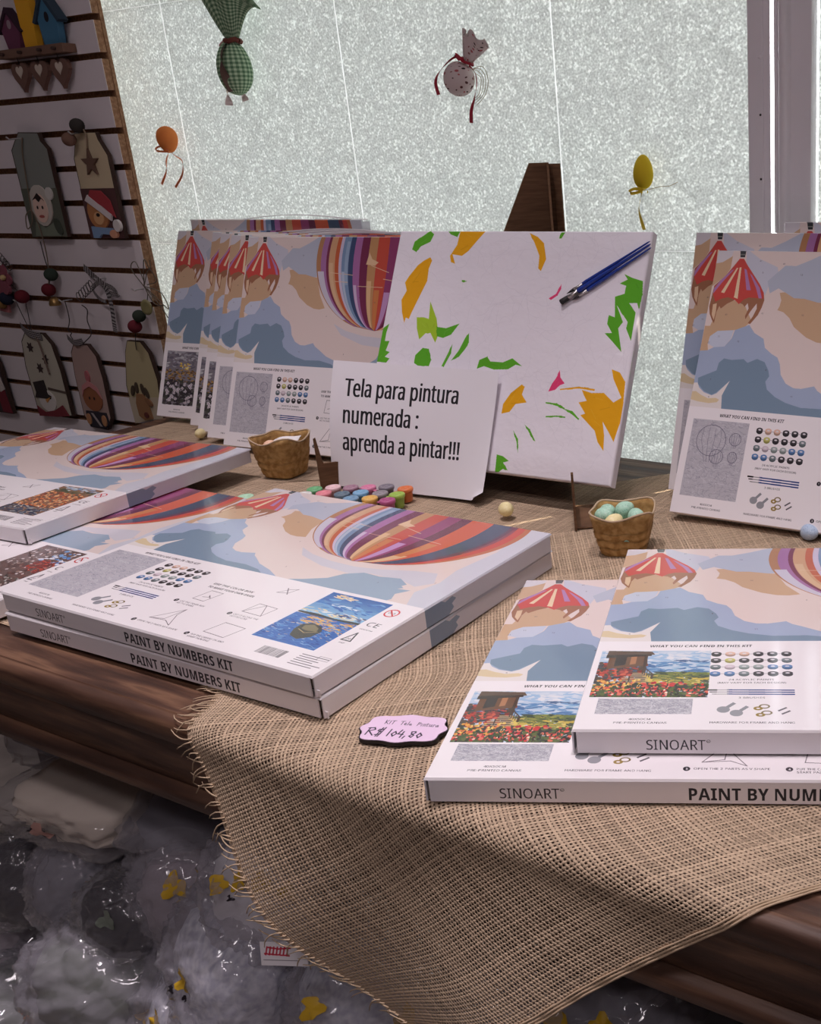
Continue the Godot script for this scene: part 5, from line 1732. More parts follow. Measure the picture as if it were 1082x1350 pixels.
	ball(o, "green_pompom", Vector3(-2.150, .210, zb + .014), .0140, rgb(52, 58, 50))
	obj("olive_button", lathe_mesh([Vector2(0, -.003), Vector2(.016, -.003), Vector2(.018, 0), Vector2(.016, .003), Vector2(.010, .0018), Vector2(0, .0018)], 18, Transform3D(Basis(Vector3.RIGHT, PI / 2), Vector3(-2.117, .231, zb + .014))), plain(rgb(130, 124, 84), .5), o)
	twine(o, [Vector3(-2.108, .262, zb + .010), Vector3(-2.117, .24, zb + .012), Vector3(-2.145, .212, zb + .012), Vector3(-2.168, .19, zb + .012), Vector3(-2.186, .15, zb + .012), Vector3(-2.190, .13, zb + .011)], .0010)
	for k in [[[-2.108, .262], [-2.080, .300], [-2.062, .275], [-2.096, .266]], [[-2.108, .262], [-2.140, .300], [-2.120, .315], [-2.104, .270]], [[-2.108, .262], [-2.055, .250], [-2.040, .215], [-2.070, .235], [-2.100, .258]], [[-2.108, .262], [-2.062, .215], [-2.036, .175]], [[-2.108, .262], [-2.085, .225], [-2.050, .222]], [[-2.108, .262], [-2.090, .32], [-2.076, .30], [-2.07, .32]]]:
		var pts := []
		for p in k:
			pts.append(Vector3(p[0] - .005, p[1] + .015, zb + .012))
		twine(o, pts, .0011, plain(rgb(92, 82, 70)), "twine_loop")
	hook(o, -2.150, .268, -1.462, .024)
	rebase(o, Vector3(-2.21, -.05, zb))

	# hanging bead string
	o = thing("bead_string", "string with a dark green bead, red pompom and brass bell hanging from snow-child tag", "ornament", Vector3.ZERO, gr)
	ball(o, "green_bead", zp(67, 362), .0150, rgb(58, 68, 60))
	ball(o, "red_pompom", zp(64, 382), .0155, rgb(104, 40, 48))
	obj("brass_bell", lathe_mesh([Vector2(.013, -.010), Vector2(.0135, -.006), Vector2(.011, .004), Vector2(.005, .009), Vector2(0, .010)], 14), plain(rgb(150, 118, 70), .35, .6, .7), o, zp(72, 397))
	twine(o, [zp(53, 318), zp(60, 345), zp(66, 360), zp(65, 380), zp(71, 395)], .0011)
	rebase(o, zp(70, 400))

	# pink flower ornament with pompoms
	o = thing("flower_ornament", "dusky pink flower ornament with navy and dark red pompoms on wires", "ornament", Vector3.ZERO, gr)
	for i in 6:
		var w := TAU * i / 6
		var c := zp(4, 368)
		part(o, "petal", ell(c.x + cos(w) * .020, c.y + sin(w) * .020, .020, .015, 14, w), c.z, c.z + .004 + .0008 * i, rgb(140, 80, 92))
	ball(o, "flower_centre", zp(4, 366, -1.432), .0070, rgb(206, 178, 130))
	ball(o, "navy_pompom", zp(9, 393), .0170, rgb(44, 46, 62))
	ball(o, "red_pompom", zp(29, 391), .0165, rgb(104, 40, 48))
	ball(o, "brass_bead", zp(3, 400), .0130, rgb(140, 108, 66))
	part(o, "pink_skirt", [Vector2(zp(0, 378).x - .05, .20), Vector2(zp(2, 378).x - .004, .195), Vector2(zp(3, 376).x, .262), Vector2(zp(0, 378).x - .03, .262)], -1.450, -1.444, rgb(176, 110, 112))
	twine(o, [zp(2, 378), zp(6, 384), zp(9, 392)], .0010)
	twine(o, [zp(12, 372), zp(20, 380), zp(27, 388)], .0010)
	var c2 := []
	for i in 40:
		var f := i / 39.0
		c2.append(zp(lerpf(0, 12, f), lerpf(338, 352, f)) + Vector3(cos(f * TAU * 4.0) * .010, sin(f * TAU * 4.0) * .010, 0))
	obj("coiled_wire", tube_mesh(c2, .0010, 5), mat.wire, o)
	hook(o, zp(4, 350).x, zp(4, 350).y, -1.462, .022)
	rebase(o, zp(4, 400))

	# red and white figure at the far end
	o = thing("wooden_figure", "dark wooden figure with a white glove and a red coat hem on the slats", "ornament", Vector3.ZERO, gr)
	tag_board(o, [Vector2(-2.90, .14), Vector2(-2.80, .12), Vector2(-2.772, .06), Vector2(-2.764, -.074), Vector2(-2.90, -.074)], zb, rgb(70, 58, 60))
	part(o, "white_glove", [Vector2(-2.800, .044), Vector2(-2.786, .050), Vector2(-2.780, .020), Vector2(-2.772, -.008), Vector2(-2.792, -.016), Vector2(-2.806, .010)], zb + .009, zb + .0115, rgb(206, 198, 192))
	part(o, "red_coat", [Vector2(-2.810, -.014), Vector2(-2.776, -.010), Vector2(-2.765, -.072), Vector2(-2.806, -.070)], zb + .009, zb + .0105, rgb(120, 46, 56))
	hook(o, -2.84, .138, -1.462, .022)
	rebase(o, Vector3(-2.83, -.074, zb))

# ---- window
func make_window() -> void:
	# the node itself is the head rail; panes, joints and stiles are its parts
	var o: Node3D = struct(obj("window_1", box_mesh(Vector3(3.75, .05, .04), .002), mat.frame, self, Vector3(-1.2, 1.325, -1.55)))
	var off: Vector3 = o.position
	var xs := [-3.030, -2.537, -2.0445, -1.551, -1.058, -.674]
	var ys := [-.30, .3585, .852, 1.30]
	for i in xs.size() - 1:
		for j in ys.size() - 1:
			var a: float = xs[i] + .0013
			var b: float = xs[i + 1] - .0013
			var c: float = ys[j] + .0008
			var d: float = ys[j + 1] - .0008
			var uo := Vector2(i * .37, j * .61)
			var m := panel(Vector3(a, c, WZ), Vector3(b, c, WZ), Vector3(b, d, WZ), Vector3(a, d, WZ), .004, uo + Vector2(0, d - c), uo + Vector2(b - a, d - c), uo + Vector2(b - a, 0), uo)
			obj("pane", m, mat.frost, o, -off)
	for i in range(1, xs.size() - 1):
		obj("film_joint", box_mesh(Vector3(.0028, 1.60, .003)), mat.joint, o, Vector3(xs[i], .50, WZ - .0010) - off)
	for j in range(1, ys.size() - 1):
		obj("film_joint", box_mesh(Vector3(2.34, .0016, .003)), mat.joint, o, Vector3(-1.86, ys[j], WZ - .0011) - off)
	# stile and the sash beside it, a slit of daylight between their lips
	var zf := -1.532
	obj("stile", box_mesh(Vector3(.026, 1.63, .026), .0015), mat.frame, o, Vector3(-.668, .485, -1.545) - off)
	obj("stile_lip", box_mesh(Vector3(.0116, 1.63, .0035), .0004), mat.frame, o, Vector3(-.6495, .485, -1.5365) - off)
	for y in [.656, .572, .476]:
		obj("screw", lathe_mesh([Vector2(0, 0), Vector2(.0037 if y > .6 else .0019, 0), Vector2(.003 if y > .6 else .0014, .0008), Vector2(0, .001)], 12, Transform3D(Basis(Vector3.RIGHT, PI / 2), Vector3.ZERO)), mat.frame if y > .6 else mat.black, o, Vector3(-.6595, y, zf) - off)
	obj("foot_rail", box_mesh(Vector3(3.75, .03, .03), .001), mat.frame, o, Vector3(-1.2, -.315, -1.56) - off)
	obj("stile", box_mesh(Vector3(.05, 1.66, .04), .002), mat.frame, o, Vector3(-3.055, .49, -1.55) - off)
	# second window: the sash with its rounded profile and pane
	var s: Node3D = struct(obj("window_2", box_mesh(Vector3(.0060, 1.63, .0035), .0004), mat.frame, self, Vector3(-.6348, .485, -1.5365)))
	var so: Vector3 = s.position
	var m2 := MB.new(true)
	var prof := [Vector2(-.6319, -1.5395), Vector2(-.6319, -1.537), Vector2(-.6288, -1.5293), Vector2(-.6225, -1.5250), Vector2(-.6163, -1.5250), Vector2(-.6121, -1.5282), Vector2(-.6100, -1.5329), Vector2(-.6040, -1.5336)]
	for i in prof.size() - 1:
		m2.quad(Vector3(prof[i].x, -.33, prof[i].y), Vector3(prof[i + 1].x, -.33, prof[i + 1].y), Vector3(prof[i + 1].x, 1.30, prof[i + 1].y), Vector3(prof[i].x, 1.30, prof[i].y))
	obj("sash_moulding", m2.done(), mat.frame, s, -so)
	obj("sash_stile", box_mesh(Vector3(.034, 1.63, .026), .001), mat.frame, s, Vector3(-.5925, .485, -1.5460) - so)
	obj("glazing_bead", box_mesh(Vector3(.004, 1.63, .008), .0005), mat.frame, s, Vector3(-.5773, .485, -1.542) - so)
	obj("pane", panel(Vector3(-.5735, -.30, WZ), Vector3(.62, -.30, WZ), Vector3(.62, 1.30, WZ), Vector3(-.5735, 1.30, WZ), .004, Vector2(0, 1.60), Vector2(1.19, 1.60), Vector2(1.19, 0), Vector2(0, 0)), mat.frost, s, -so)
	obj("stile", box_mesh(Vector3(.05, 1.66, .04), .002), mat.frame, s, Vector3(.64, .49, -1.55) - so)
	obj("filler", box_mesh(Vector3(.047, .030, .05), .002), mat.frame, s, Vector3(-.6408, 1.30, -1.555) - so)

func make_window_ornaments() -> void:
	var zo := -1.535
	var gr := "eggs hung on the window"
	# orange egg
	var o := thing("hanging_egg", "orange felt egg with orange ribbon stuck on the frosted window", "ornament", Vector3.ZERO, gr)
	var om := plain(rgb(228, 134, 72), .9, .2)
	om.backlight_enabled = true
	om.backlight = Color(.3, .3, .3)
	var c := zp(220, 184, zo)
	obj("egg", lathe_mesh(egg_profile(.0220, .056), 20, Transform3D(Basis(Vector3(0, 0, 1), .05 + PI), c + Vector3(0, .028, 0)), 1.0, .98), om, o)
	var ot := plain(rgb(222, 116, 58), .6, .4)
	ot.backlight_enabled = true
	ot.backlight = Color(.5, .5, .5)
	ribbon(o, [zp(222, 201, zo + .012), zp(219, 212, zo + .012), zp(219, 226, zo + .010), zp(213, 243, zo + .008)], .005, ot, "ribbon_tail")
	ribbon(o, [zp(224, 200, zo + .012), zp(232, 206, zo + .014), zp(240, 213, zo + .012), zp(240, 230, zo + .010), zp(231, 247, zo + .008)], .005, ot, "ribbon_tail")
	ribbon(o, [zp(222, 199, zo + .012), zp(213, 193, zo + .014), zp(206, 195, zo + .012), zp(207, 199, zo + .012), zp(222, 200, zo + .012)], .004, ot, "ribbon_loop", Vector3(0, 1, .5))
	rebase(o, zp(222, 203, zo))
	# yellow egg
	o = thing("hanging_egg", "yellow felt egg with yellow ribbon stuck on the frosted window", "ornament", Vector3.ZERO, gr)
	var ym := plain(rgb(216, 186, 48), .9, .2)
	ym.backlight_enabled = true
	ym.backlight = Color(.3, .3, .3)
	c = zp(847, 227, zo)
	obj("egg", lathe_mesh(egg_profile(.0175, .0566), 20, Transform3D(Basis(Vector3(0, 0, 1), -.03), c - Vector3(0, .028, 0))), ym, o)
	var yt := plain(rgb(226, 196, 40), .6, .4)
	yt.backlight_enabled = true
	yt.backlight = Color(.5, .5, .5)
	ribbon(o, [zp(846, 252, zo + .01), zp(844, 262, zo + .01), zp(842, 276, zo + .008), zp(845, 290, zo + .006), zp(849, 303, zo + .004)], .0055, yt, "ribbon_tail")
	ribbon(o, [zp(847, 250, zo + .01), zp(836, 249, zo + .012), zp(830, 252, zo + .012), zp(833, 255, zo + .012), zp(846, 252, zo + .01)], .005, yt, "ribbon_loop", Vector3(0, 1, .5))
	ribbon(o, [zp(847, 250, zo + .01), zp(853, 251, zo + .012), zp(853, 255, zo + .012)], .004, yt, "ribbon_loop", Vector3(0, 1, .5))
	twine(o, [zp(855, 250, zo + .004), zp(870, 246, zo + .004), zp(882, 245, zo + .004), zp(893, 240, zo + .002)], .0005, plain(rgb(170, 150, 110)))
	rebase(o, zp(847, 252, zo))
	# white speckled ball in a tied cloth
	o = thing("wrapped_ball", "white patterned cloth ball tied with a thin red ribbon on the window", "ornament", Vector3.ZERO, gr)
	var pm := tex_mat(paint_specks(rgb(208, 192, 190), [rgb(96, 66, 66), rgb(150, 110, 108), rgb(60, 46, 46), rgb(176, 96, 100)], 256, 8, 6, 110), .9, .2)
	pm.backlight_enabled = true
	pm.backlight = Color(.25, .25, .25)
	c = zp(605, 104, zo - .001)
	var prof := []
	for i in 15:
		var a := PI * i / 14
		prof.append(Vector2(.0296 * sin(a), -.0296 * cos(a)))
	obj("ball", lathe_mesh(prof, 22, Transform3D(Basis.IDENTITY, c), 1.0, .85), pm, o)
	var neck := zp(616, 81, zo)
	var tip := zp(627, 50, zo)
	var ax := (tip - neck)
	var rt := ax.normalized().cross(Vector3(0, 0, 1)).normalized()
	var m := MB.new(true)
	var tuft := func(u: float, v: float, k: float) -> Vector3:
		var a := TAU * u
		var r := lerpf(.0085, .027, pow(v, .8)) * (1.0 + .16 * sin(a * 7.0) * v) - k
		return neck + ax * (v * (1.0 + .10 * sin(a * 5.0 + 1.0) * v)) + rt * cos(a) * r + Vector3(0, 0, 1) * sin(a) * r * .55
	m.grid(42, 8, func(u, v): return tuft.call(u, v, 0.0), Vector2(1, .6))
	m.grid(42, 8, func(u, v): return tuft.call(1.0 - u, v, .0008), Vector2(1, .6))
	obj("cloth_tuft", m.done(), pm, o)
	var rm := plain(rgb(158, 32, 50), .5, .45)
	m = MB.new(true)
	var band := []
	for i in 15:
		var a := TAU * i / 14
		band.append(neck + rt * cos(a) * .0115 + Vector3(0, 0, sin(a) * .0085) + ax.normalized() * .001 * sin(a * 3.0))
	m.tube(band, .0026, 6, false)
	obj("ribbon_band", m.done(), rm, o)
	ribbon(o, [zp(607, 75, zo + .010), zp(598, 76, zo + .012), zp(588, 84, zo + .012), zp(577, 98, zo + .01), zp(574, 110, zo + .008), zp(578, 125, zo + .008)], .0058, rm, "ribbon_tail")
	ribbon(o, [zp(618, 86, zo + .012), zp(626, 96, zo + .012), zp(628, 112, zo + .01), zp(625, 130, zo + .01), zp(621, 146, zo + .008), zp(621, 162, zo + .006)], .0062, rm, "ribbon_tail")
	ribbon(o, [zp(612, 82, zo + .012), zp(603, 74, zo + .014), zp(600, 72, zo + .013), zp(606, 79, zo + .012)], .006, rm, "ribbon_loop", Vector3(0, 1, .4))
	for k in 4:
		var d := k * 3.0
		twine(o, [zp(622, 91, zo + .008), zp(636 - d, 88 + d, zo + .008), zp(643 - d, 104, zo + .006), zp(640 - d, 124, zo + .006), zp(628 - d * .5, 139 - d, zo + .006)], .0006, plain(rgb(170, 160, 130), .4, .5, .3), "gold_thread")
	rebase(o, zp(606, 131, zo))
	# big egg wrapped in green gingham
	o = thing("wrapped_egg", "large egg wrapped in green gingham cloth hanging before the window", "ornament", Vector3.ZERO, gr)
	var gm := tex_mat(paint_gingham(rgb(188, 208, 178), rgb(136, 166, 132), rgb(88, 120, 94)), .9, .2)
	gm.uv1_scale = Vector3(5, 5, 1)
	gm.backlight_enabled = true
	gm.backlight = Color(.35, .35, .35)
	c = zp(309, 89, zo + .016)
	var rl := []
	for i in 17:
		var a := PI * i / 16
		rl.append(Vector2(.0345 * sin(a) * (1.0 + .08 * cos(a)), -.052 * cos(a)))
	obj("egg_body", lathe_mesh(rl, 24, Transform3D(Basis.IDENTITY, c), 1.0, .95), gm, o)
	var bm := plain(rgb(112, 62, 54), .7, .3)
	ribbon(o, [c + Vector3(.006, .050, .012), c + Vector3(.010, .02, .0352), c + Vector3(.009, -.01, .036), c + Vector3(.004, -.045, .018)], .016, plain(rgb(104, 84, 76), .7, .3), "cloth_fold", Vector3(1, 0, 0))
	neck = zp(307, 54, zo + .016)
	m = MB.new(true)
	var fan := func(u: float, v: float, k: float) -> Vector3:
		var a := TAU * u
		var pl := 1.0 + .20 * sin(a * 6.0 + .6) * v
		var r := lerpf(.013, .084, pow(v, .85)) * pl - k
		var droop := -.10 * pow(maxf(0.0, cos(a - .25)), 6.0) * v * v
		return neck + Vector3(cos(a) * r * 1.05 - .008 * v, .135 * v + .018 * sin(a * 4.0) * v + droop, sin(a) * r * .28)
	m.grid(60, 12, func(u, v): return fan.call(u, v, 0.0), Vector2(1.4, .9))
	m.grid(60, 12, func(u, v): return fan.call(1.0 - u, v, .0010), Vector2(1.4, .9))
	obj("cloth_fan", m.done(), gm, o)
	m = MB.new(true)
	band = []
	for i in 15:
		var a := TAU * i / 14
		band.append(neck + Vector3(cos(a) * .0145, .002 * sin(a * 3.0), sin(a) * .0135))
	m.tube(band, .0052, 6, false)
	obj("tied_ribbon", m.done(), bm, o)
	var sheer := plain(rgb(206, 190, 188), .6, .3)
	sheer.backlight_enabled = true
	sheer.backlight = Color(.9, .85, .85)
	ribbon(o, [zp(297, 110, zo + .010), zp(300, 124, zo + .008), zp(302, 139, zo + .006)], .015, sheer, "sheer_tail", Vector3(1, 0, .2))
	ribbon(o, [zp(315, 112, zo + .010), zp(319, 122, zo + .008), zp(324, 133, zo + .006)], .013, sheer, "sheer_tail", Vector3(1, .2, .2))
	ribbon(o, [neck + Vector3(-.012, 0, .01), neck + Vector3(-.022, -.006, .012), neck + Vector3(-.022, -.014, .010)], .008, plain(rgb(186, 140, 136), .5), "ribbon_end", Vector3(0, 1, .4))
	twine(o, [neck + Vector3(0, .01, 0), neck + Vector3(0, .25, -.006), Vector3(neck.x, 1.305, -1.532)], .0004, plain(rgb(210, 212, 212), .3), "nylon_thread")
	rebase(o, c - Vector3(0, .052, 0))

# ---- bags under the table
func bag(called: String, label: String, category: String, at: Vector3, sz: Vector3, turn: float, tilt: float, content: Material, sd: int, boxy := 2.4, prints := [], crumple := .16, film: Material = null) -> Node3D:
	var o := thing(called, label, category, at - Vector3(0, sz.y / 2, 0), "bagged goods under the table")
	var fn := FastNoiseLite.new()
	fn.seed = sd
	fn.frequency = 1.0
	fn.fractal_type = FastNoiseLite.FRACTAL_RIDGED
	fn.fractal_octaves = 3
	fn.domain_warp_enabled = true
	fn.domain_warp_amplitude = .35
	fn.domain_warp_frequency = 1.4
	var soft := FastNoiseLite.new()
	soft.seed = sd + 50
	soft.frequency = 1.6
	var bas := Basis(Vector3.UP, turn) * Basis(Vector3.RIGHT, tilt)
	var sup := func(u: float, v: float) -> Vector3:
		var a := TAU * u
		var e := PI * (v - .5)
		var d := Vector3(cos(e) * cos(a), sin(e), -cos(e) * sin(a))
		var q := pow(pow(absf(d.x), boxy) + pow(absf(d.y), boxy) + pow(absf(d.z), boxy), -1.0 / boxy)
		return d * q
	var shell := func(u: float, v: float, off: float) -> Vector3:
		var d: Vector3 = sup.call(u, v)
		var k := .95 + crumple * fn.get_noise_3d(d.x * 1.3, d.y * 1.3, d.z * 1.3) + crumple * .30 * fn.get_noise_3d(d.x * 4.0 + 7.0, d.y * 4.0, d.z * 4.0) + .05 * soft.get_noise_3d(d.x * 2.0, d.y * 2.0, d.z * 2.0)
		return Vector3(0, sz.y / 2, 0) + bas * (d * k * sz / 2 * (1.0 + off))
	var core := func(u: float, v: float) -> Vector3:
		var d: Vector3 = sup.call(u, v)
		var k := .84 + .10 * soft.get_noise_3d(d.x * 2.2, d.y * 2.2, d.z * 2.2) + .04 * fn.get_noise_3d(d.x * 3.0, d.y * 3.0, d.z * 3.0)
		return Vector3(0, sz.y / 2, 0) + bas * (d * k * sz / 2)
	var m := MB.new(true)
	m.grid(34, 20, core, Vector2(2, 1))
	obj("contents", m.done(), content, o)
	m = MB.new(true)
	m.grid(96, 60, func(u, v): return shell.call(u, v, 0.0))
	obj("plastic_film", m.done(), film if film else mat.film, o)
	for p in prints:
		m = MB.new(true)
		var u0: float = p[0]
		var v0: float = p[1]
		var du: float = p[2]
		var dv: float = p[3]
		# irregular outline: a fan of the film surface, wavy at its rim
		var n := 22
		for i in n:
			var pts := []
			for k in 2:
				var w := TAU * (i + k) / n
				var r := 1.0 + .25 * sin(w * 3.0 + u0 * 20.0) + .15 * sin(w * 5.0)
				pts.append(shell.call(u0 + du * cos(w) * r, v0 + dv * sin(w) * r, .012))
			m.tri(shell.call(u0, v0, .014), pts[0], pts[1])
		obj("print", m.done(), p[4], o)
	return o

func make_bags() -> void:
	var white := plain(rgb(232, 228, 234), .9, .2)
	var blue := plain(Color.WHITE, .95, .2)
	blue.albedo_texture = noise_tex(.06, [rgb(178, 180, 198), rgb(234, 234, 242)], [.25, .75], FastNoiseLite.TYPE_SIMPLEX, 4, 256, 61)
	blue.uv1_triplanar = true
	blue.uv1_scale = Vector3(5, 5, 5)
	var cream := plain(rgb(228, 214, 200), .9, .2)
	var grey := plain(rgb(128, 128, 136), .9, .2)
	var dark := plain(rgb(44, 42, 50), .8, .3)
	var green := plain(rgb(112, 118, 108), .9, .2)
	var pink := plain(rgb(156, 144, 150), .9, .2)
	var yel := plain(rgb(198, 158, 42), .5, .4)
	var red := plain(rgb(176, 40, 62), .6, .4)
	var ink := plain(rgb(40, 34, 40), .7, .3)
	# folded linen package in film, box-shaped
	var o := bag("linen_package", "cream folded linen package in clear plastic under the table edge", "package", Vector3(-1.262, -.276, -.700), Vector3(.225, .062, .30), .07, 0.0, cream, 3, 14.0, [[.745, .50, .030, .10, plain(rgb(186, 142, 132), .7)], [.735, .46, .028, .02, ink]], .03, mat.film_clear)
	bag("fabric_package", "dark grey folded fabric in clear plastic beside the cream linen package", "package", Vector3(-1.055, -.300, -.76), Vector3(.34, .16, .30), .5, .12, grey, 4, 6.0, [], .04)
	bag("fabric_package", "grey folded fabric in clear plastic behind the cream linen package", "package", Vector3(-1.50, -.300, -.86), Vector3(.34, .15, .30), .3, 0.0, grey, 14, 5.0, [[.80, .62, .02, .05, ink]], .05)
	# row of bags below
	bag("plastic_bag", "clear bag with white paper goods and yellow print beside the hanging cloth", "bag", on_z(362, 1172, -.60), Vector3(.155, .16, .11), .3, -.25, white, 5, 2.6, [[.68, .60, .022, .040, yel], [.735, .635, .018, .045, yel], [.79, .63, .022, .040, yel], [.845, .59, .018, .035, yel], [.72, .56, .010, .012, ink]])
	bag("plastic_bag", "crumpled bag of white filling with an orange mark, in front of the others", "bag", on_z(320, 1272, -.57), Vector3(.21, .20, .15), -.2, -.2, blue, 6, 2.2, [[.76, .56, .020, .040, yel], [.73, .50, .008, .016, ink], [.76, .49, .006, .010, ink]])
	bag("plastic_bag", "bag of bluish white yarn with yellow print at the cloth's hanging corner", "bag", on_z(490, 1318, -.60), Vector3(.18, .18, .13), .4, -.2, blue, 7, 2.3, [[.68, .60, .024, .04, yel], [.86, .55, .02, .05, yel]])
	bag("plastic_bag", "small clear bag of white paper behind the red-marked label card", "bag", on_z(432, 1235, -.66), Vector3(.14, .15, .11), .2, -.2, white, 8, 2.8, [])
	bag("plastic_bag", "clear bag with a grey bundle and faded yellow print next to the cream package", "bag", on_z(255, 1178, -.61), Vector3(.15, .15, .11), .5, -.2, pink, 9, 2.3, [[.76, .66, .03, .06, yel], [.84, .50, .02, .03, yel]])
	bag("plastic_bag", "crumpled bag holding black cloth below the grey bundle", "bag", on_z(170, 1205, -.565), Vector3(.13, .11, .10), .1, -.2, dark, 10, 2.6, [[.80, .62, .03, .05, green]], .16, mat.film_clear)
	bag("plastic_bag", "glossy bag with black goods under the cream linen package", "bag", on_z(35, 1160, -.58), Vector3(.15, .13, .11), .4, -.2, dark, 11, 2.4, [], .16, mat.film_clear)
	bag("plastic_bag", "thin clear bag of grey cloth between the black goods bags", "bag", on_z(105, 1165, -.585), Vector3(.13, .14, .11), .2, -.3, grey, 12, 2.2, [])
	bag("plastic_bag", "large pale green bag bulging at the bottom of the pile", "bag", on_z(150, 1295, -.54), Vector3(.24, .19, .16), .2, -.2, green, 13, 2.2, [[.90, .52, .015, .03, yel]])
	bag("plastic_bag", "dusky pink bag at the end of the pile under the table", "bag", on_z(10, 1250, -.57), Vector3(.19, .20, .14), .5, -.2, pink, 15, 2.2, [])
	bag("plastic_bag", "pale green bag with small orange carton poking out beneath the pile", "bag", on_z(50, 1345, -.54), Vector3(.26, .22, .20), .2, -.2, green, 16, 2.2, [[.80, .60, .025, .035, plain(rgb(206, 130, 80), .6)]])
	bag("plastic_bag", "grey-white bag with amber knot tucked below the white filling", "bag", on_z(290, 1355, -.56), Vector3(.24, .24, .18), -.3, -.2, blue, 17, 2.2, [[.78, .66, .02, .03, yel]])
	bag("plastic_bag", "clear bag with big yellow print under the table end by the tulip boxes", "bag", on_z(800, 1335, -.66), Vector3(.24, .18, .18), .1, -.1, grey, 18, 3.0, [[.74, .64, .035, .06, yel], [.80, .70, .02, .03, yel], [.84, .60, .012, .012, ink]])
	bag("plastic_bag", "pale bag with pink speckled paper beside the big yellow print", "bag", on_z(700, 1345, -.62), Vector3(.16, .16, .14), .3, -.1, white, 19, 2.6, [[.76, .62, .008, .02, red]])
	bag("fabric_package", "smooth grey package in clear film beneath the moulded table front", "package", on_z(925, 1372, -.68), Vector3(.26, .16, .20), .1, 0, grey, 20, 5.0, [], .04)
	# small white card with a red slanted mark, tucked between the bags
	var im := Image.create(160, 64, false, Image.FORMAT_RGB8)
	im.fill(rgb(222, 216, 220))
	for k in 7:
		fill_line(im, Vector2(18 + k * 12, 34), Vector2(24 + k * 12, 14), 5.0, rgb(178, 30, 54))
	fill_path(im, [Vector2(14, 32), Vector2(98, 36)], 4.0, rgb(178, 30, 54))
	fill_path(im, [Vector2(24, 14), Vector2(60, 18), Vector2(104, 15)], 4.0, rgb(178, 30, 54))
	im.fill_rect(Rect2i(8, 48, 120, 2), rgb(120, 112, 118))
	var card := obj("label_card", panel(Vector3(-.027, -.012, 0), Vector3(.027, -.012, 0), Vector3(.027, .012, 0), Vector3(-.027, .012, 0), .0008), tex_mat(im, .5), self, on_z(374, 1258, -.512))
	card.rotation = Vector3(-.3, .25, .12)
	tag(card, "small white label card with a red slanted mark beside the hanging cloth", "card")
	# the low shelf the pile rests on
	var sh := thing("storage_bench", "low wooden bench under the table carrying the bagged goods", "bench")
	for k in 3:
		obj("bench_board", box_mesh(Vector3(2.2, .02, .14), .002), mat.wood, sh, Vector3(-.85, -.50, -.93 - .15 * k))
	for x in [-1.88, .18]:
		for z in [-.90, -1.22]:
			obj("bench_leg", box_mesh(Vector3(.05, .27, .05), .002), mat.wood, sh, Vector3(x, -.645, z))
	rebase(sh, Vector3(-.85, -TABLE_H, -.95))

# ---- room
func slab(called: String, lo: Vector3, hi: Vector3, m: Material) -> MeshInstance3D:
	var o := obj(called, box_mesh(hi - lo), m, self, (lo + hi) / 2)
	struct(o)
	return o

func make_room() -> void:
	var f := -TABLE_H
	var top := 3.05
	slab("floor", Vector3(-3.5, f - .1, -1.70), Vector3(2.6, f, 3.2), mat.floor)
	slab("ceiling", Vector3(-3.5, top, -1.70), Vector3(2.6, top + .1, 3.2), mat.ceiling)
	slab("wall_left", Vector3(-3.5, f, -1.70), Vector3(-3.4, top, 3.2), mat.wall)
	slab("wall_right", Vector3(2.5, f, -1.70), Vector3(2.6, top, 3.2), mat.wall)
	slab("wall_front", Vector3(-3.4, f, 3.1), Vector3(2.5, top, 3.2), mat.wall)
	slab("wall_back", Vector3(-3.4, f, -1.70), Vector3(2.5, -.33, -1.545), mat.wall)
	slab("wall_back_upper", Vector3(-3.4, 1.345, -1.70), Vector3(2.5, top, -1.53), mat.wall)
	slab("wall_back_left", Vector3(-3.4, -.33, -1.70), Vector3(-3.078, 1.345, -1.53), mat.wall)
	slab("wall_back_right", Vector3(.665, -.33, -1.70), Vector3(2.5, 1.345, -1.53), mat.wall)
	slab("baseboard_back", Vector3(-3.4, f, -1.545), Vector3(2.5, f + .08, -1.533), mat.frame)

func ceiling_lamp(at: Vector3, size: Vector2, energy: float, label: String) -> void:
	var o := thing("ceiling_lamp", label, "ceiling lamp", at, "ceiling light panels")
	obj("housing", box_mesh(Vector3(size.x + .04, .03, size.y + .04), .003), mat.frame, o, Vector3(0, -.015, 0))
	var glow := plain(Color.WHITE, .6)
	glow.emission_enabled = true
	glow.emission = LAMP
	glow.emission_energy_multiplier = 1.0
	obj("light_diffuser", box_mesh(Vector3(size.x, .006, size.y), .001), glow, o, Vector3(0, -.033, 0))
	var l := AreaLight3D.new()
	l.name = "lamp_light"
	l.area_size = size
	l.area_normalize_energy = true
	l.light_color = LAMP
	l.light_energy = energy
	l.shadow_enabled = true
	l.area_range = 9.0
	l.rotation.x = -PI / 2
	o.add_child(l)
	l.position = Vector3(0, -.040, 0)

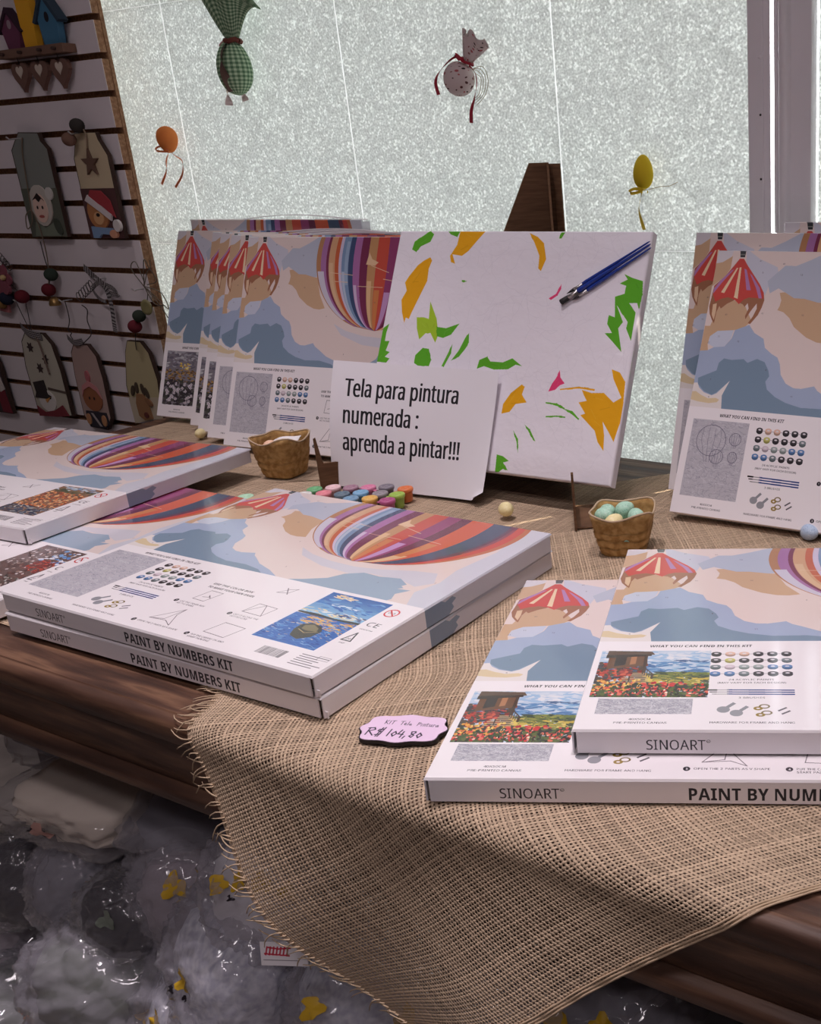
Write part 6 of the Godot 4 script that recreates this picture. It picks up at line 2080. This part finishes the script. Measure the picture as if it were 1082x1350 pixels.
func ceiling_spot(at: Vector3, label: String) -> void:
	var o := thing("ceiling_spotlight", label, "spotlight", at, "recessed ceiling spotlights")
	obj("trim_ring", lathe_mesh([Vector2(.060, -.004), Vector2(.082, -.004), Vector2(.085, 0), Vector2(.060, 0)], 28), mat.frame, o)
	var glow := plain(Color.WHITE, .6)
	glow.emission_enabled = true
	glow.emission = LAMP
	glow.emission_energy_multiplier = 1.5
	obj("light_lens", lathe_mesh([Vector2(0, -.003), Vector2(.060, -.003), Vector2(.060, -.001), Vector2(0, -.001)], 28), glow, o)
	var l := SpotLight3D.new()
	l.name = "spot_light"
	l.light_color = LAMP
	l.light_energy = SPOT_E
	l.light_size = .055
	l.spot_angle = 22.0
	l.spot_angle_attenuation = 1.0
	l.spot_attenuation = 2.0
	l.spot_range = 9.0
	l.shadow_enabled = true
	l.rotation.x = -PI / 2
	o.add_child(l)
	l.position = Vector3(0, -.065, 0)

const SPOT_E := 3.8
const LAMP := Color(1.0, .955, .975)

func _ready() -> void:
	rng.seed = 7
	# camera: lens and pose read from the table, window and box edges
	var cam := Camera3D.new()
	cam.name = "camera"
	add_child(cam)
	var near := .05
	cam.set_frustum(near * 1350.0 / FOC, Vector2((541.0 - PPX) / FOC * near, -(675.0 - PPY) / FOC * near), near, 60.0)
	cam.transform = Transform3D(Basis(cam_r, cam_u, -cam_f).orthonormalized(), cam_o)
	cam.current = true
	# bright hazy daylight outside the frosted window
	var env := Environment.new()
	var sky := Sky.new()
	var ps := ProceduralSkyMaterial.new()
	ps.sky_top_color = Color(.90, .93, .96)
	ps.sky_horizon_color = Color(.98, .99, .99)
	ps.ground_bottom_color = Color(.72, .74, .72)
	ps.ground_horizon_color = Color(.88, .90, .88)
	ps.sky_energy_multiplier = SKY_E
	ps.ground_energy_multiplier = SKY_E
	ps.sun_angle_max = 0.0
	sky.sky_material = ps
	env.background_mode = Environment.BG_SKY
	env.sky = sky
	env.tonemap_mode = Environment.TONE_MAPPER_LINEAR
	env.tonemap_exposure = EXPOSURE
	env.sdfgi_enabled = true
	env.ssao_enabled = true
	env.ssil_enabled = true
	var we := WorldEnvironment.new()
	we.name = "environment"
	we.environment = env
	add_child(we)
	# high sun behind the window: falls through the slit beside the sash
	var sun := DirectionalLight3D.new()
	sun.name = "sun"
	sun.light_color = Color(1.0, .96, .88)
	sun.light_energy = SUN_E
	sun.light_angular_distance = .5
	sun.shadow_enabled = true
	sun.sky_mode = DirectionalLight3D.SKY_MODE_LIGHT_ONLY
	add_child(sun)
	var el := deg_to_rad(60.0)
	var dir := Vector3(-.53 * cos(el), -sin(el), .848 * cos(el))
	sun.look_at_from_position(Vector3(1, 3, -4), Vector3(1, 3, -4) + dir, Vector3.UP)
	make_materials()
	make_room()
	# lamps on the shop ceiling
	ceiling_lamp(Vector3(-.5, 3.05, 1.0), Vector2(1.2, .30), LAMP_E, "long ceiling light panel nearer the slatted board")
	ceiling_lamp(Vector3(1.5, 3.05, 1.6), Vector2(1.2, .30), LAMP_E, "long ceiling light panel nearer the far wall")
	for k in [[-.20, "recessed ceiling spotlight above the tulip-picture boxes"], [-1.00, "recessed ceiling spotlight above the two-box stack"], [-1.80, "recessed ceiling spotlight above the town-picture box"]]:
		ceiling_spot(Vector3(k[0], 3.05, -.66), k[1])
	make_window()
	make_table()
	make_slat_board()
	make_cloths()
	make_kits()
	make_easel_group()
	make_small_things()
	make_window_ornaments()
	make_bags()
	for c in get_children():
		if c is Node3D:
			c.position.y += TABLE_H

const SKY_E := 2.8
const SUN_E := 2.6
const LAMP_E := 2.0
const EXPOSURE := 1.0
